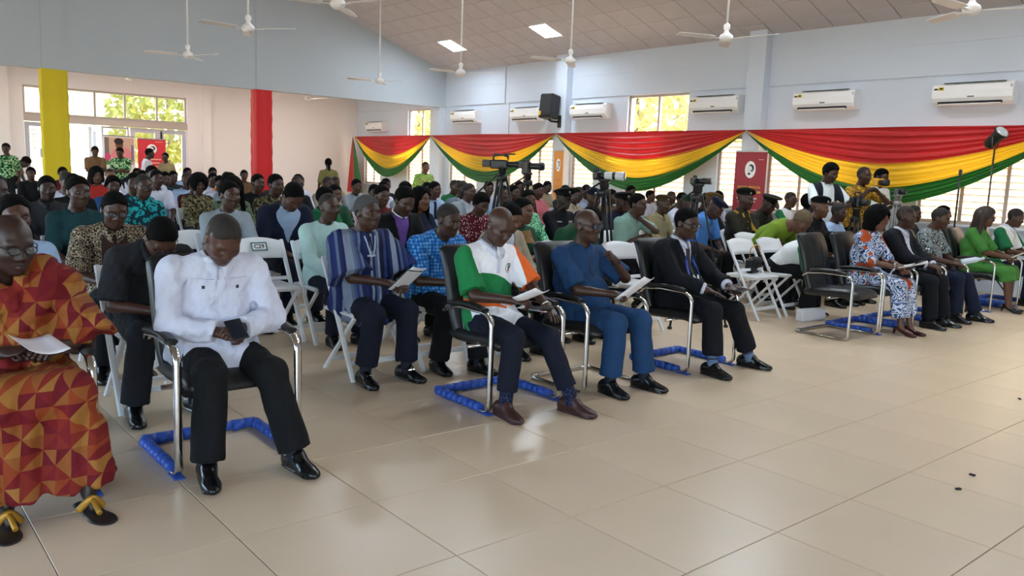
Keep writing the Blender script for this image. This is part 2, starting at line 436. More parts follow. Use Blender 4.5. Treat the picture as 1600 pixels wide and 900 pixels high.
# window wall with its openings
SILL, LTOP, HTOP = .93, 2.22, 3.05
louv = [(-22.05,-21.1), (-17.6,-16.4), (-15.2,-13.55), (-13.0,-12.3), (-9.15,-8.6), (-8.1,-6.3), (-5.5,-3.7), (-3.2,-1.4)]
tall = [(-19.65,-18.32), (-11.42,-9.88)]
holes = [(a,b,SILL,LTOP) for a,b in louv]+[(a,b,SILL,HTOP) for a,b in tall]
def bands(mb):
    # upper wall stands 3 cm proud of the panels below; thin string course above
    for a, b in ((XB,-20.0),(-20.0,-18.25),(-17.8,-15.35),(-15.2,-13.4),(-13.05,-8.5),(-8.2,-3.6),(-3.3,X1)):
        mb.box(((a+b)/2, YW-.012, (HTOP+.01+EAVE_Z+.05)/2), (b-a-.002, .03, EAVE_Z+.05-HTOP-.01))
    for a, b in ((-17.8,-13.4),(-13.05,-8.5),(-8.2,-3.6)):
        mb.box(((a+b)/2, YW-.030, 3.52), (b-a-.004, .012, .012))
    mb.box((-15.2, YW-.010, 2.2), (.03, .024, 1.72))
wall_win = wall_holes('wall_right', 'y', YW, .22, (XB-.3, X1), (-.1, 4.2), holes, M_wall, bands)
for n, (xc, w) in enumerate(((-18.03,.42),(-13.22,.36),(-8.34,.34),(-3.45,.34),(1.4,.34))):
    box_struct('trim_%d' % (n+1), (xc-w/2, YW-.20, 0), (xc+w/2, YW-.0005, ceil_z(YW-.2)+.0), M_wall)

# gable wall carried by two columns, cloth wrapped round them below
def gable():
    mb = MB(); t = .24
    poly = [(YW+.2, 3.03), (Y0, 3.03), (Y0, ceil_z(Y0)+.02), (RIDGE_Y, ceil_z(RIDGE_Y)+.02), (YW+.2, ceil_z(YW)-.03)]
    v = [(XG, y, z) for y, z in poly]+[(XG-t, y, z) for y, z in poly]; n = len(poly)
    mb.add(v, [tuple(range(n)), tuple(reversed(range(n, 2*n)))]+[(i, (i+1) % n, (i+1) % n+n, i+n) for i in range(n)])
    return tag(mb.build('wall_gable', M_gable), kind='structure')
gable()
for n, (y0, y1) in enumerate(((3.19,3.58),(7.36,7.70),(-1.0,-.6))):
    box_struct('trim_%d' % (n+10), (XG-.24, y0, 0), (XG+.015, y1, ceil_z(y1)-.02 if y1 > 3.5 else 5.4), M_gable)
for (y0, y1, m, lab) in ((3.19,3.58,M_colyellow,'yellow cloth wrapped around the square column below the grey gable'),(7.36,7.70,M_colred,'red cloth wrapped around the square column below the grey gable')):
    x0, x1 = XG-.262, XG+.037; yc, xc = (y0+y1)/2, (x0+x1)/2; hx, hy = (x1-x0)/2, (y1-y0)/2+.022
    rnd = random.Random(int(y0*10)); ph = [rnd.random()*6 for _ in range(8)]
    def fn(u, v):
        a = u*4; k = int(a) % 4; t = a-int(a) if u < 1 else 0
        c = [(1,-1),(1,1),(-1,1),(-1,-1)]; p, q = c[k], c[(k+1) % 4]
        x, y = (p[0]+(q[0]-p[0])*t)*hx, (p[1]+(q[1]-p[1])*t)*hy
        w = .004*sin(9*v*6+ph[k]+t*3)+.005*sin(t*9+ph[k+4]+v*2)
        s = 1+w/hx
        return (xc+x*s, yc+y*s, .02+(3.03-.02)*v)
    tag(MB().grid(fn, 48, 24).build('column_wrap', m), lab, 'cloth')

# back area: wall with doors and transom, low ceiling
DY0, DY1 = 3.60, 7.40
wall_holes('wall_back', 'x', XB, -.22, (Y0, YW), (-.1, 3.7), [(DY0, DY1, 2.36, 3.04), (DY0, DY1, -.1, 2.2)], M_back)
for n, (a, b) in enumerate(((2.2,3.30),(7.77,8.0))):
    box_struct('trim_%d' % (n+20), (XB, a, 0), (XB+.12, b, 3.6), M_back)
wall_holes('wall_near', 'y', Y0, -.2, (XB-.2, X1), (-.1, 3.95), [(x, x+3.9, .5, 3.3) for x in (-22.3,-17.4,-12.6,-7.8,-3.0,1.8)], M_wall)
wall_holes('wall_front', 'x', X1, .2, (Y0, YW+.2), (-.1, 7.2), [(-4.0, 1.5, .3, 3.2)], M_wall)
box_struct('ceiling_1', (XB-.3, Y0, 3.6), (XG-.24, YW+.2, 3.75), M_ceil)
# sloped ceiling: backing sheet and single boards under it
def ceil_sheet():
    mb = MB()
    for ya, yb in ((YW+.3, RIDGE_Y), (RIDGE_Y, Y0-.6)):
        za, zb = (EAVE_Z-SLOPE*.3, ceil_z(RIDGE_Y)) if ya > yb and ya > RIDGE_Y else (ceil_z(RIDGE_Y), EAVE_Z-.2)
        g = .012
        mb.add([(XG-.24,ya,za+g),(X1,ya,za+g),(X1,yb,zb+g),(XG-.24,yb,zb+g),(XG-.24,ya,za+.15),(X1,ya,za+.15),(X1,yb,zb+.15),(XG-.24,yb,zb+.15)],
               [(0,1,2,3),(7,6,5,4),(0,4,5,1),(1,5,6,2),(2,6,7,3),(3,7,4,0)])
    return tag(mb.build('ceiling', M_ceilgap), kind='structure')
ceiling = ceil_sheet()
CP = .5417; CL = .5417; CX0 = -16.27-3*CP
SLR = Matrix.Rotation(-math.atan(SLOPE), 3, 'X'); cs = cos(math.atan(SLOPE))
def board_shape(mb, x, s, T=None, g=.010):
    """s = distance down the slope of the board's centre, measured from the wall edge"""
    y = YW-s*cs; z = EAVE_Z+s*sin(math.atan(SLOPE))
    h, k, e = CP/2-g/2, CL/2-g/2, .006
    v = [(-h,-k,0),(h,-k,0),(h,k,0),(-h,k,0),(-h+e,-k+e,-.010),(h-e,-k+e,-.010),(h-e,k-e,-.010),(-h+e,k-e,-.010)]
    v = [SLR @ Vector(p) for p in v]
    if T is None: v = [p+Vector((x, y, z+.008)) for p in v]
    mb.add(v, [(4,7,6,5),(0,1,5,4),(1,2,6,5),(2,3,7,6),(3,0,4,7)])
    return x, y, z
_b = MB(); board_shape(_b, 0, 0, True); bme = _b.mesh('ceiling_board'); bme.materials[0] = M_ceil
lights_at = {}
LIGHTCELLS = []
restc = MB(); bl = []
s0 = (YW-11.62)/cs-3*CL
for i in range(-1, 46):
    for j in range(-1, 17):
        x = CX0+(i+.5)*CP; s = s0+(j+.5)*CL
        if x+CP/2 > X1 or x-CP/2 < XG-.1 or s < -.1: continue
        y = YW-s*cs; z = EAVE_Z+s*sin(math.atan(SLOPE))
        if y < RIDGE_Y+.1: continue
        u, v, w = cam_proj(x, y, z)
        bl.append((0 if (u is not None and -40 < u < 1640 and -40 < v < 200) else 1, -w if w > 0 else 99, x, s, i, j))
bl.sort(key=lambda q: (q[0], abs(q[1])))
n = 0
for a, w, x, s, i, j in bl:
    y = YW-s*cs; z = EAVE_Z+s*sin(math.atan(SLOPE))
    if (j == 3 and i in (3, 9)) or (j == 6 and i in (21, 27)) or (j == 11 and i in (9, 15, 21, 27, 33)): LIGHTCELLS.append((x, y, z)); continue  # upper rows are unseen panels, added to brighten the floor and wall
    if a == 0 and n < 300:
        link_mesh('ceiling_board', bme, None, ceiling, (x, y, z+.008)); n += 1
    else: board_shape(restc, x, s)
tag(restc.build('board_field', M_ceil, ceiling), kind='stuff')
M_lamp = mat('lamp_diffuser', '#e8f4ff', .4, emit=22.0)
for k, (x, y, z) in enumerate(LIGHTCELLS):
    t = empty('ceiling_light', (x, y, z+.006)); u_, v_, w_ = cam_proj(x, y, z); tag(t, 'glowing square ceiling panel above the corner swag' if x < -15 else 'glowing square ceiling panel above the wall loudspeaker' if x < -12 and y > 10 else 'unseen lit square panel added high in the sloped ceiling boards', 'ceiling light', 'light panels in the sloped ceiling')
    fr = MB(); h = CP/2-.008
    for sx, sy, dx, dy in ((0,-1,2*h,.02),(0,1,2*h,.02),(-1,0,.02,2*h),(1,0,.02,2*h)):
        fr.box(SLR @ Vector((sx*(h-.01), sy*(h-.01), -.008)), (dx, dy, .02), R=SLR)
    fr.build('frame', M_white, t)
    MB().box((0,0,-.006), (2*h-.03, 2*h-.03, .008), R=SLR).build('diffuser', M_lamp, t)
for x, y in ((-20.2,4.2),(-20.2,7.0),(-20.2,9.8)):  # unseen lamps behind the gable, added to brighten the back room
    t = empty('ceiling_light', (x, y, 3.6)); tag(t, 'unseen flat light panel added to brighten the low back room', 'ceiling light', 'added light panels of the back room')
    MB().box((0,0,-.01),(1.2,.6,.02),.004).build('frame', M_white, t); MB().box((0,0,-.022),(1.14,.54,.006)).build('diffuser', mat('added_lamp_diffuser', '#fff6f0', .4, emit=4.5), t)
# a sprinkler-like dark vent on the ceiling near the wall
u_ = (-4.95, 11.75); zz = ceil_z(u_[1]); vv = empty('ceiling_sensor', (u_[0], u_[1], zz-.002))
tag(vv, 'small dark round sensor fixed to the sloped ceiling boards', 'sensor')
MB().lathe([(.045,0),(.045,-.02),(.03,-.035)], n=12).build('body', mat('sensor_dark','#3f4a46',.6), vv); MB().lathe([(.02,-.033),(.02,-.06),(.005,-.065)], n=10).build('tip', M_dark, vv)

# ------------------------------------------------------------------ windows
def slat_mesh(w, h=.098):
    mb = MB(); mb.box((0,0,0), (w-.012, .006, h), R=Matrix.Rotation(radians(18), 3, 'X')); me = mb.mesh('louvre_pane'); me.materials[0] = M_louvre; return me
SL = {}
wn = 0
def window(a, b, z0, z1, panes, louvred=True, transom=None):
    global wn
    wn += 1
    o = empty('window_%d' % wn, ((a+b)/2, YW+.09, z0)); tag(o, kind='structure')
    w = b-a; h = z1-z0; f = MB(); e = .045
    f.box((-w/2+e/2,0,h/2),(e,.07,h),.004); f.box((w/2-e/2,0,h/2),(e,.07,h),.004); f.box((0,0,e/2),(w-2*e,.07,e),.004); f.box((0,0,h-e/2),(w-2*e,.07,e),.004)
    pw = (w-2*e-(panes-1)*.05)/panes; xs = []
    for k in range(panes):
        xs.append(-w/2+e+pw/2+k*(pw+.05))
        if k: f.box((xs[-1]-pw/2-.025,0,h/2),(.05,.06,h-2*e),.003)
    if transom: f.box((0,0,transom-z0),(w-2*e,.06,.07),.003)
    top = (transom-z0-.04) if transom else h-e
    zz = e+.05-.048
    while zz < top-.03: f.box((0,-.022,zz),(w-2*e,.012,.009)); zz += .096  # thin bars added for the dark clip and overlap-shadow lines between slats
    f.build('frame', M_frame, o)
    MB().box((0,-.11,-.02),(w+.1,.10,.035),.006).build('sill', M_wall, o)
    top = (transom-z0-.04) if transom else h-e
    key = round(pw,3)
    if key not in SL: SL[key] = slat_mesh(pw)
    for x in xs:
        z = e+.05
        while z < top-.03:
            link_mesh('louvre_pane', SL[key], None, o, (x, 0, z)); z += .096
        if transom:
            MB().box((x,0,(transom-z0+.04+h-e)/2),(pw,.006,h-e-(transom-z0)-.04)).build('glass_pane', M_glass, o)
for a, b in louv: window(a, b, SILL, LTOP, max(1, round((b-a)/.6)))
for a, b in tall: window(a, b, SILL, HTOP, 2, transom=2.30)

# ------------------------------------------------------------------ doors and transom of the back wall
def glazed(name, y0, y1, z0, z1, bars, fm, e=.06, kind='structure', loc_x=XB-.1, pane=True):
    o = empty(name, (loc_x, (y0+y1)/2, z0)); tag(o, kind=kind); w = y1-y0; h = z1-z0; f = MB()
    f.box((0,-w/2+e/2,h/2),(.07,e,h),.004); f.box((0,w/2-e/2,h/2),(.07,e,h),.004); f.box((0,0,e/2),(.07,w-2*e,e),.004); f.box((0,0,h-e/2),(.07,w-2*e,e),.004)
    ed = [-w/2]+[b-(y0+y1)/2 for b in bars]+[w/2]
    for b in ed[1:-1]: f.box((0,b,h/2),(.06,.05,h-2*e),.003)
    f.build('frame', fm, o)
    if pane:
        for p, q in zip(ed[:-1], ed[1:]): MB().box((0,(p+q)/2,h/2),(.006,q-p-.06,h-2*e+.01)).build('glass_pane', M_glass, o)
    return o
glazed('window_20', DY0, DY1, 2.36, 3.04, (4.45,5.17,5.87,6.65), M_frame, .05)
box_struct('trim_30', (XB-.16, DY0, 2.2), (XB+.01, DY1, 2.36), M_frame)
d1 = glazed('door_1', 3.62, 4.36, 0, 2.18, (), M_alu, .10)
n1 = MB().box((.01,.10,1.45),(.006,.32,.22)).build('notice_paper', mat('notice','#b8b3c6',.7), d1)
for k in range(9):
    rn = random.Random(k); MB().box((.01,-.22+.03*(k%3),2.0-.055*k),(.004,.05+.10*rn.random(),.018)).build('handwriting', M_dark, d1)
d2 = glazed('door_2', -.37, .37, 0, 2.15, (), M_alu, .10, loc_x=0); d2.location = (XB-.45, 5.18, 0); d2.rotation_euler = (0,0,radians(68))
d3 = glazed('door_3', 5.30, 5.95, 0, 2.18, (), M_alu, .05)
glazed('door_4', 5.98, 6.69, 0, 2.18, (), M_alu, .11); glazed('door_5', 6.70, 7.38, 0, 2.18, (), M_alu, .11)
MB().box((0,0,0),(.04,.04,.22),.01).build('closer', M_dark, bpy.data.objects['door_5'], (.05,-.30,2.02))

# ------------------------------------------------------------------ outdoors
ground = box_struct('ground', (-70,-60,-.35), (60,70,-.16), mat('ground_sand','#c9b48f',.9, vary=.08, vscale=.5))
bld = empty('courtyard_building', (-34, 5, -.16)); tag(bld, 'cream building with sloping roof edge seen through the glazed doors', 'building')
MB().box((0,0,2.2),(3,9,4.4)).build('wall', mat('cream_render','#f1dfae',.85), bld)
rb = MB(); rb.prism([(-2.2,4.3),(2.2,4.3),(2.2,4.42),(0,5.2),(-2.2,4.42)], -5, 5); rb.build('roof', mat('roof_sheet','#8d8a85',.6), bld)
def tree(loc, h, r, label, seed, col, trunk_h, palm=False):
    rnd = random.Random(seed); t = empty('tree', loc); tag(t, label, 'tree', 'trees outside the hall')
    MB().tube(smooth_path([(0,0,0),(.08*h*.2,.05,trunk_h*.5),(0,.1,trunk_h),(.1,0,h*.8)],4),[.16,.15,.14,.13,.12,.11,.1,.09,.08,.07,.06,.05,.03],8).build('trunk', mat('bark','#6b5742',.9), t)
    v = []; f = []
    for k in range(1500):
        a = rnd.random()*2*pi; ph = math.acos(2*rnd.random()-1); q = r*(.45+.55*rnd.random()**.5)
        c = Vector((q*sin(ph)*cos(a), q*sin(ph)*sin(a), trunk_h+(h-trunk_h)*.5+q/r*cos(ph)*(h-trunk_h)*.5))
        d = Vector((rnd.gauss(0,1),rnd.gauss(0,1),rnd.gauss(-.3,.8))).normalized(); e = d.orthogonal().normalized(); l = .22+.2*rnd.random(); wd = .07+.05*rnd.random()
        n = len(v); v += [c-d*l*.5, c+e*wd, c+d*l*.5+Vector((0,0,-.05)), c-e*wd]; f.append((n,n+1,n+2,n+3))
    o = MB().add(v, f).build('foliage', mat('leaf_'+col[1:], col, .6, trans=.4), t); tag(o, kind='stuff')
tree((-29.5,9.0,-.16), 5.2, 1.9, 'bushy tree beyond the glazed doors of the back wall', 3, '#97994c', 1.0)
tree((-33.2,14.0,-.16), 4.6, 1.9, 'broad tree standing beyond the courtyard doors', 4, '#97994c', .9)
tree((-15.8,17.6,-.16), 5.6, 1.8, 'leafy yellow green tree outside the tall window', 5, '#b9b06c', .8)
tree((-12.0,19.2,-.16), 5.2, 1.6, 'dense sunlit tree outside the tall window', 6, '#b3a760', .8)
tree((-27,17.6,-.16), 5.0, 1.7, 'pale green tree outside the corner window', 7, '#b9b06c', .8)

# ------------------------------------------------------------------ drapery along the window wall
YD = YW-.26
def swag(x0, x1, label, seed, sag=(.56,.92,1.16)):
    rnd = random.Random(seed); t = empty('swag', ((x0+x1)/2, YD, 2.31)); tag(t, label, 'drapery', 'red yellow green swags along the window wall')
    w = x1-x0; base = 0.0
    ph = [rnd.random()*6 for _ in range(6)]
    for nm, m, s0, s1, nf, off in (('red_band', M_red, 0, sag[0], 5, .0), ('yellow_band', M_yellow, sag[0]-.02, sag[1], 5, .012), ('green_band', M_green, sag[1]-.02, sag[2], 4, .024)):
        def fn(u, v, s0=s0, s1=s1, nf=nf, off=off):
            x = (u-.5)*w*(1-.006*v); c = (1-abs(2*u-1)**1.75)
            # bands bunch together under the knots
            d = s0+(s1-s0)*v; g = .10*(d/sag[2])*(1-c)
            z = -(d*c) - g*(.35 if d > 0 else 0)
            amp = .006+.020*c
            fold = sin(v*nf*2*pi+ph[0]+1.3*sin(u*5+ph[1]))+.5*sin(v*nf*3.3*pi+ph[2]+2*sin(u*4+ph[3]))
            y = -.02-amp*fold-.06*c*(d/sag[2])-off+.03*sin(u*17+ph[4])*c*.3
            return (x, y, z+.004*fold*c)
        MB().grid(fn, 72, 26).build(nm, m, t)
    return t
knots = [-22.1, -18.05, -13.22, -8.38, -3.45, 1.4]
names = ['short tricolour swag in the far corner beside the hanging tail', 'tricolour swag hung behind the video camera tripods', 'tricolour swag under the tall sunlit window and air conditioners', 'wide tricolour swag behind the standing photographers', 'tricolour swag beyond the spotlight stand']
for k in range(5): swag(knots[k], knots[k+1], names[k], k+1)
tl = empty('drape_tail', (-22.16, YD, 2.31)); tag(tl, 'gathered red and green cloth tail hanging in the far corner', 'drapery')
MB().tube([(0,.0,-.01),(0,.262,-.01)], .012, 8).build('hook', M_chrome, tl)
for nm, m, b0, b1 in (('red_tail', M_red, -.30, .16), ('green_tail', M_green, .14, .62)):
    def fn(u, v, b0=b0, b1=b1):
        q = b0+(b1-b0)*u; w = v**.85
        return (q*w+.02*sin(u*9)*v, -.08-.045*v*sin(u*16), -1.66*v)
    MB().grid(fn, 28, 24).build(nm, m, tl)

# ------------------------------------------------------------------ air conditioners
def ac_proto():
    t = empty('air_conditioner')
    prof = [(0,0),(0,.31),(-.16,.31),(-.205,.28),(-.22,.20),(-.215,.10),(-.185,.045),(-.12,.0)]
    mb = MB(); v = []; n = len(prof); w = .53
    ys = [-w, -w+.015, w-.015, w]
    for i, x in enumerate(ys):
        k = .985 if i in (0,3) else 1
        v += [(x, y*k, .155+(z-.155)*k) for y, z in prof]
    f = [tuple(range(n)), tuple(reversed(range(3*n,4*n)))]
    for i in range(3): f += [(i*n+j, (i+1)*n+j, (i+1)*n+(j+1) % n, i*n+(j+1) % n) for j in range(n)]
    mb.add(v, f); mb.build('body', M_acwhite, t)
    MB().box((-.02,-.187,.035),(.84,.03,.035),R=Matrix.Rotation(radians(35),3,'X')).build('air_slot', M_dark, t)
    MB().box((-.02,-.178,.012),(.82,.05,.008),R=Matrix.Rotation(radians(-20),3,'X')).build('flap', M_acwhite, t)
    MB().box((.02,-.155,.311),(.8,.12,.004)).build('top_grille', M_dark, t)
    R = Matrix.Rotation(radians(90),3,'X')
    MB().lathe([(.034,0),(.034,.003)],(-.475,-.214,.21),14,R).build('energy_seal', mat('seal_dark','#3a3a44',.5), t)
    MB().box((-.405,-.2165,.215),(.075,.004,.085)).build('yellow_sticker', mat('sticker_yellow','#e5c92c',.5), t)
    MB().box((-.405,-.2195,.235),(.05,.002,.02)).build('sticker_print', M_dark, t)
    MB().box((0,-.2165,.115),(.09,.004,.016),.0015).build('brand_badge', mat('logo_grey','#55565c',.5), t)
    MB().box((.505,-.2145,.22),(.028,.004,.09)).build('display_strip', mat('strip_grey','#b9bcc4',.3), t)
    return t
acs = [(-21.17,2.62,.9),(-16.78,2.77,1.0),(-14.4,2.765,1.0),(-12.37,2.765,1.0),(-9.18,2.785,1.0),(-7.05,2.77,1.0),(-4.82,2.77,1.0)]
aclab = ['far corner above the shortest swag, beside the corner window', 'beside the corner column, above the tripods', 'partly behind the black wall loudspeaker', 'between the wall loudspeaker and the tall window', 'between the tall window and the wall column', 'just beyond the wall column above the wide swag', 'high above the standing spotlight']
ac0 = None
for k, (x, z, s) in enumerate(acs):
    o = ac_proto() if ac0 is None else copy_tree(ac0)
    ac0 = ac0 or o; o.location = (x, YW-.001, z-.16); o.scale = (s,1,s)
    tag(o, 'white split air conditioner '+aclab[k], 'air conditioner', 'air conditioners on the window wall')

# ------------------------------------------------------------------ ceiling fans
def fan_proto():
    t = empty('ceiling_fan')
    MB().lathe([(.018,.20),(.04,.18),(.042,.14),(.025,.11),(.04,.08),(.078,.055),(.088,.03),(.08,-.005),(.05,-.035),(.015,-.04)],n=18).build('motor', M_white, t)
    for k in range(3):
        a = k*2*pi/3; R = Matrix.Rotation(a,3,'Z')
        mb = MB(); mb.box(R @ Vector((.15,0,.01)), (.14,.035,.006), R=R)
        v = []; 
        for i, (x, w) in enumerate(((.18,.055),(.30,.07),(.5,.068),(.66,.06),(.69,.04))):
            for s in (-1,1): v += [R @ Vector((x, s*w, .012+s*.010)), R @ Vector((x, s*w, .018+s*.010))]
        f = []
        for i in range(4):
            b = i*4; f += [(b,b+4,b+6,b+2),(b+1,b+3,b+7,b+5),(b,b+1,b+5,b+4),(b+2,b+6,b+7,b+3)]
        f += [(0,2,3,1),(16,17,19,18)]
        mb.add(v, f); mb.build('blade', M_white, t)
    return t
f0 = None
fl = ['over the middle seats at the ridge end', 'hanging before the red column gable', 'hanging between the yellow and red columns', 'before the gable close to the corner', 'hanging below the square ceiling light', 'near the loudspeaker column', 'beside the tall wall column', 'over the wide swag bay', 'in the low back area near the corner', 'in the low back area above the doors', 'under the back area ceiling behind the gable']
for k, (x, y, z, a) in enumerate(((-8.54,4.48,3.2,0.3),(-11.07,4.47,3.2,.65),(-14.75,4.88,3.2,.4),(-15.25,8.98,3.2,.35),(-12.5,9.08,3.2,.5),(-9.65,9.16,3.2,.25),(-6.47,8.84,3.2,.15),(-3.57,8.88,3.2,.45),(-19.2,9.27,3.03,.3),(-19.6,5.25,3.16,.9),(-19.3,6.6,3.2,.2))):
    o = fan_proto() if f0 is None else copy_tree(f0); f0 = f0 or o
    for ch in list(o.children):
        if ch.name.startswith('rod'): bpy.data.objects.remove(ch)
    o.location = (x, y, z); o.rotation_euler = (0,0,a); o.scale = (1,1,1)
    top = ceil_z(y) if x > XG else 3.6
    tag(o, 'white three blade ceiling fan '+fl[k], 'ceiling fan', 'ceiling fans')
    rod = MB(); rod.tube([(0,0,.18),(0,0,top-z-.02)], .014, 8); rod.lathe([(.02,top-z-.10),(.06,top-z-.03),(.06,top-z+.03)],n=12)
    rod.build('rod', M_white, o)
# ------------------------------------------------------------------ figures: signed distance shapes meshed by surface nets
def A3(p): return np.array(p, np.float32)
def sd_cap(P, a, b, r1, r2, flat=0, side=None, ks=1.0):
    """tapered capsule; flat=1 cuts the end at b, 2 both ends; side/ks widen the section along a direction"""
    a = A3(a); b = A3(b); d = P-a
    ax = b-a
    if side is not None:
        s = A3(side); s = s/np.linalg.norm(s)
        t = d @ s; d = d-np.outer(t*(1-1/ks), s)
        ta = ax @ s; axs = ax-s*ta*(1-1/ks)
    else: axs = ax
    L2 = max(float(axs @ axs), 1e-9); h = np.clip((d @ axs)/L2, 0, 1)
    q = d-h[:, None]*axs
    D = np.sqrt((q*q).sum(1))-(r1+(r2-r1)*h)
    if flat:
        u = ax/np.linalg.norm(ax)
        D = np.maximum(D, (P-b) @ u)
        if flat == 2: D = np.maximum(D, (a-P) @ u)
    return D
def sd_ell(P, c, r, R=None):
    d = P-A3(c)
    if R is not None: d = d @ np.asarray(R, np.float32)
    r = A3(r); q = d/r; k0 = np.sqrt((q*q).sum(1)); q2 = d/(r*r); k1 = np.sqrt((q2*q2).sum(1))+1e-6
    return k0*(k0-1)/k1
def smin(a, b, k):
    if k <= 0: return np.minimum(a, b)
    h = np.clip(.5+.5*(b-a)/k, 0, 1); return b+(a-b)*h-k*h*(1-h)
def smax(a, b, k): return -smin(-a, -b, k)
def wrinkle(P, f, amp, seed=0):
    x, y, z = P[:, 0], P[:, 1], P[:, 2]; s = seed*1.7
    return amp*(np.sin(f*(x*.9+z*.6)+2.1*np.sin(f*.45*y+s)+s)*.6+np.sin(f*1.7*(y*.8-z*.5)+1.6*np.sin(f*.6*x+s*2)+s*3)*.4)

def mesh_sdf(fn, lo, hi, h, lip=1.7):
    lo = np.array(lo, float)-2*h; hi = np.array(hi, float)+2*h; B = 4
    nb = np.ceil((hi-lo)/(h*B)).astype(int)
    c = [lo[i]+h*(B-1)/2+np.arange(nb[i])*h*B for i in range(3)]
    G = np.stack(np.meshgrid(*c, indexing='ij'), -1).reshape(-1, 3).astype(np.float32)
    d = fn(G).reshape(nb)
    act = np.abs(d) < h*B*.87*lip+h
    vals = np.repeat(np.repeat(np.repeat(np.where(d > 0, 1., -1.).astype(np.float32), B, 0), B, 1), B, 2)
    idx = np.argwhere(act)
    if len(idx) == 0: return np.zeros((0,3)), np.zeros((0,4), int)
    o = np.stack(np.meshgrid(*[np.arange(B)]*3, indexing='ij'), -1).reshape(-1, 3)
    S = (idx[:, None, :]*B+o[None]).reshape(-1, 3)
    vals[S[:, 0], S[:, 1], S[:, 2]] = fn((lo+S*h).astype(np.float32))
    s = vals < 0
    cnt = np.zeros(tuple(x-1 for x in s.shape), np.uint8)
    for i in (0,1):
        for j in (0,1):
            for k in (0,1): cnt += s[i:s.shape[0]-1+i, j:s.shape[1]-1+j, k:s.shape[2]-1+k]
    cell = np.argwhere((cnt > 0) & (cnt < 8)); n = len(cell)
    acc = np.zeros((n,3)); w = np.zeros(n)
    co = [(i,j,k) for i in (0,1) for j in (0,1) for k in (0,1)]
    cv = {q: vals[cell[:,0]+q[0], cell[:,1]+q[1], cell[:,2]+q[2]] for q in co}
    for q in co:
        for ax in range(3):
            if q[ax]: continue
            p = list(q); p[ax] = 1; p = tuple(p); va, vb = cv[q], cv[p]; m = (va < 0) != (vb < 0)
            t = np.where(m, va/np.where(m, va-vb, 1), 0)
            e = np.array(q, float)[None].repeat(n, 0); e[:, ax] += t
            acc += e*m[:, None]; w += m
    V = lo+(cell+acc/w[:, None])*h
    im = np.full(cnt.shape, -1, np.int32); im[cell[:,0], cell[:,1], cell[:,2]] = np.arange(n)
    F = []
    for ax in range(3):
        b, c2 = [(1,2),(2,0),(0,1)][ax]
        sl0 = [slice(1,-1)]*3; sl0[ax] = slice(0,-1); sl1 = list(sl0); sl1[ax] = slice(1,None)
        a0 = s[tuple(sl0)]; a1 = s[tuple(sl1)]; e = np.argwhere(a0 != a1)
        if len(e) == 0: continue
        flip = a1[e[:,0], e[:,1], e[:,2]]
        off = np.array([1,1,1]); off[ax] = 0; e = e+off
        def g(db, dc):
            q = e.copy(); q[:, b] += db; q[:, c2] += dc; return im[q[:,0], q[:,1], q[:,2]]
        Q = np.stack([g(-1,-1), g(0,-1), g(0,0), g(-1,0)], 1)
        Q[flip] = Q[flip][:, ::-1]; F.append(Q[(Q >= 0).all(1)])
    return V, np.concatenate(F)

# ---- head (origin at ear level, +x forward)
def head_sdf(P, fem=0, wide=1.0):
    Q = P.copy(); Q[:, 1] = np.abs(Q[:, 1])/wide
    d = sd_ell(Q, (-.012,0,.032), (.098,.077,.090))
    d = smin(d, sd_ell(Q, (.026,0,-.025), (.072,.064,.092)), .03)
    d = smin(d, sd_ell(Q, (.028,0,-.072), (.056,.052-.006*fem,.044)), .03)
    d = smin(d, sd_ell(Q, (.070,0,-.100), (.022,.024-.005*fem,.017)), .025)
    d = smin(d, sd_ell(Q, (.058,.040,-.022), (.030,.024,.024)), .025)
    d = smin(d, sd_cap(Q, (.082,0,.026), (.076,.040,.026), .013-.003*fem, .011), .018)
    d = smax(d, -sd_ell(Q, (.100,.032,.004), (.022,.019,.012)), .012)
    d = smin(d, sd_cap(Q, (.086,0,.014), (.106,0,-.026), .008, .0135), .012)
    d = smin(d, sd_ell(Q, (.097,.014,-.035), (.013,.012,.010)), .008)
    d = smin(d, sd_cap(Q, (.094,0,-.060), (.083,.024,-.066), .010, .006), .010)
    d = smin(d, sd_cap(Q, (.092,0,-.076), (.083,.020,-.073), .011, .007), .010)
    d = smax(d, -sd_cap(Q, (.105,0,-.0675), (.088,.026,-.069), .0035, .002), .004)
    ear = sd_ell(Q, (-.008,.079,-.006), (.021,.009,.031)); ear = smax(ear, -sd_ell(Q, (-.004,.089,-.004), (.011,.007,.018)), .005)
    d = smin(d, ear, .006)
    d = smin(d, sd_cap(Q, (-.020,0,-.06), (-.045,0,-.20), .054-.006*fem, .058-.006*fem), .025)
    return d
HEADLO, HEADHI = (-.125,-.11,-.20), (.135,.11,.135)
_hc = {}
def head_mesh(fem, wide, h):
    k = (fem, wide, h)
    if k not in _hc: _hc[k] = mesh_sdf(lambda P: head_sdf(P, fem, wide), HEADLO, HEADHI, h)
    return _hc[k]
def cran(P, e): return sd_ell(P, (-.012,0,.032), (.098+e,.077+e,.090+e))
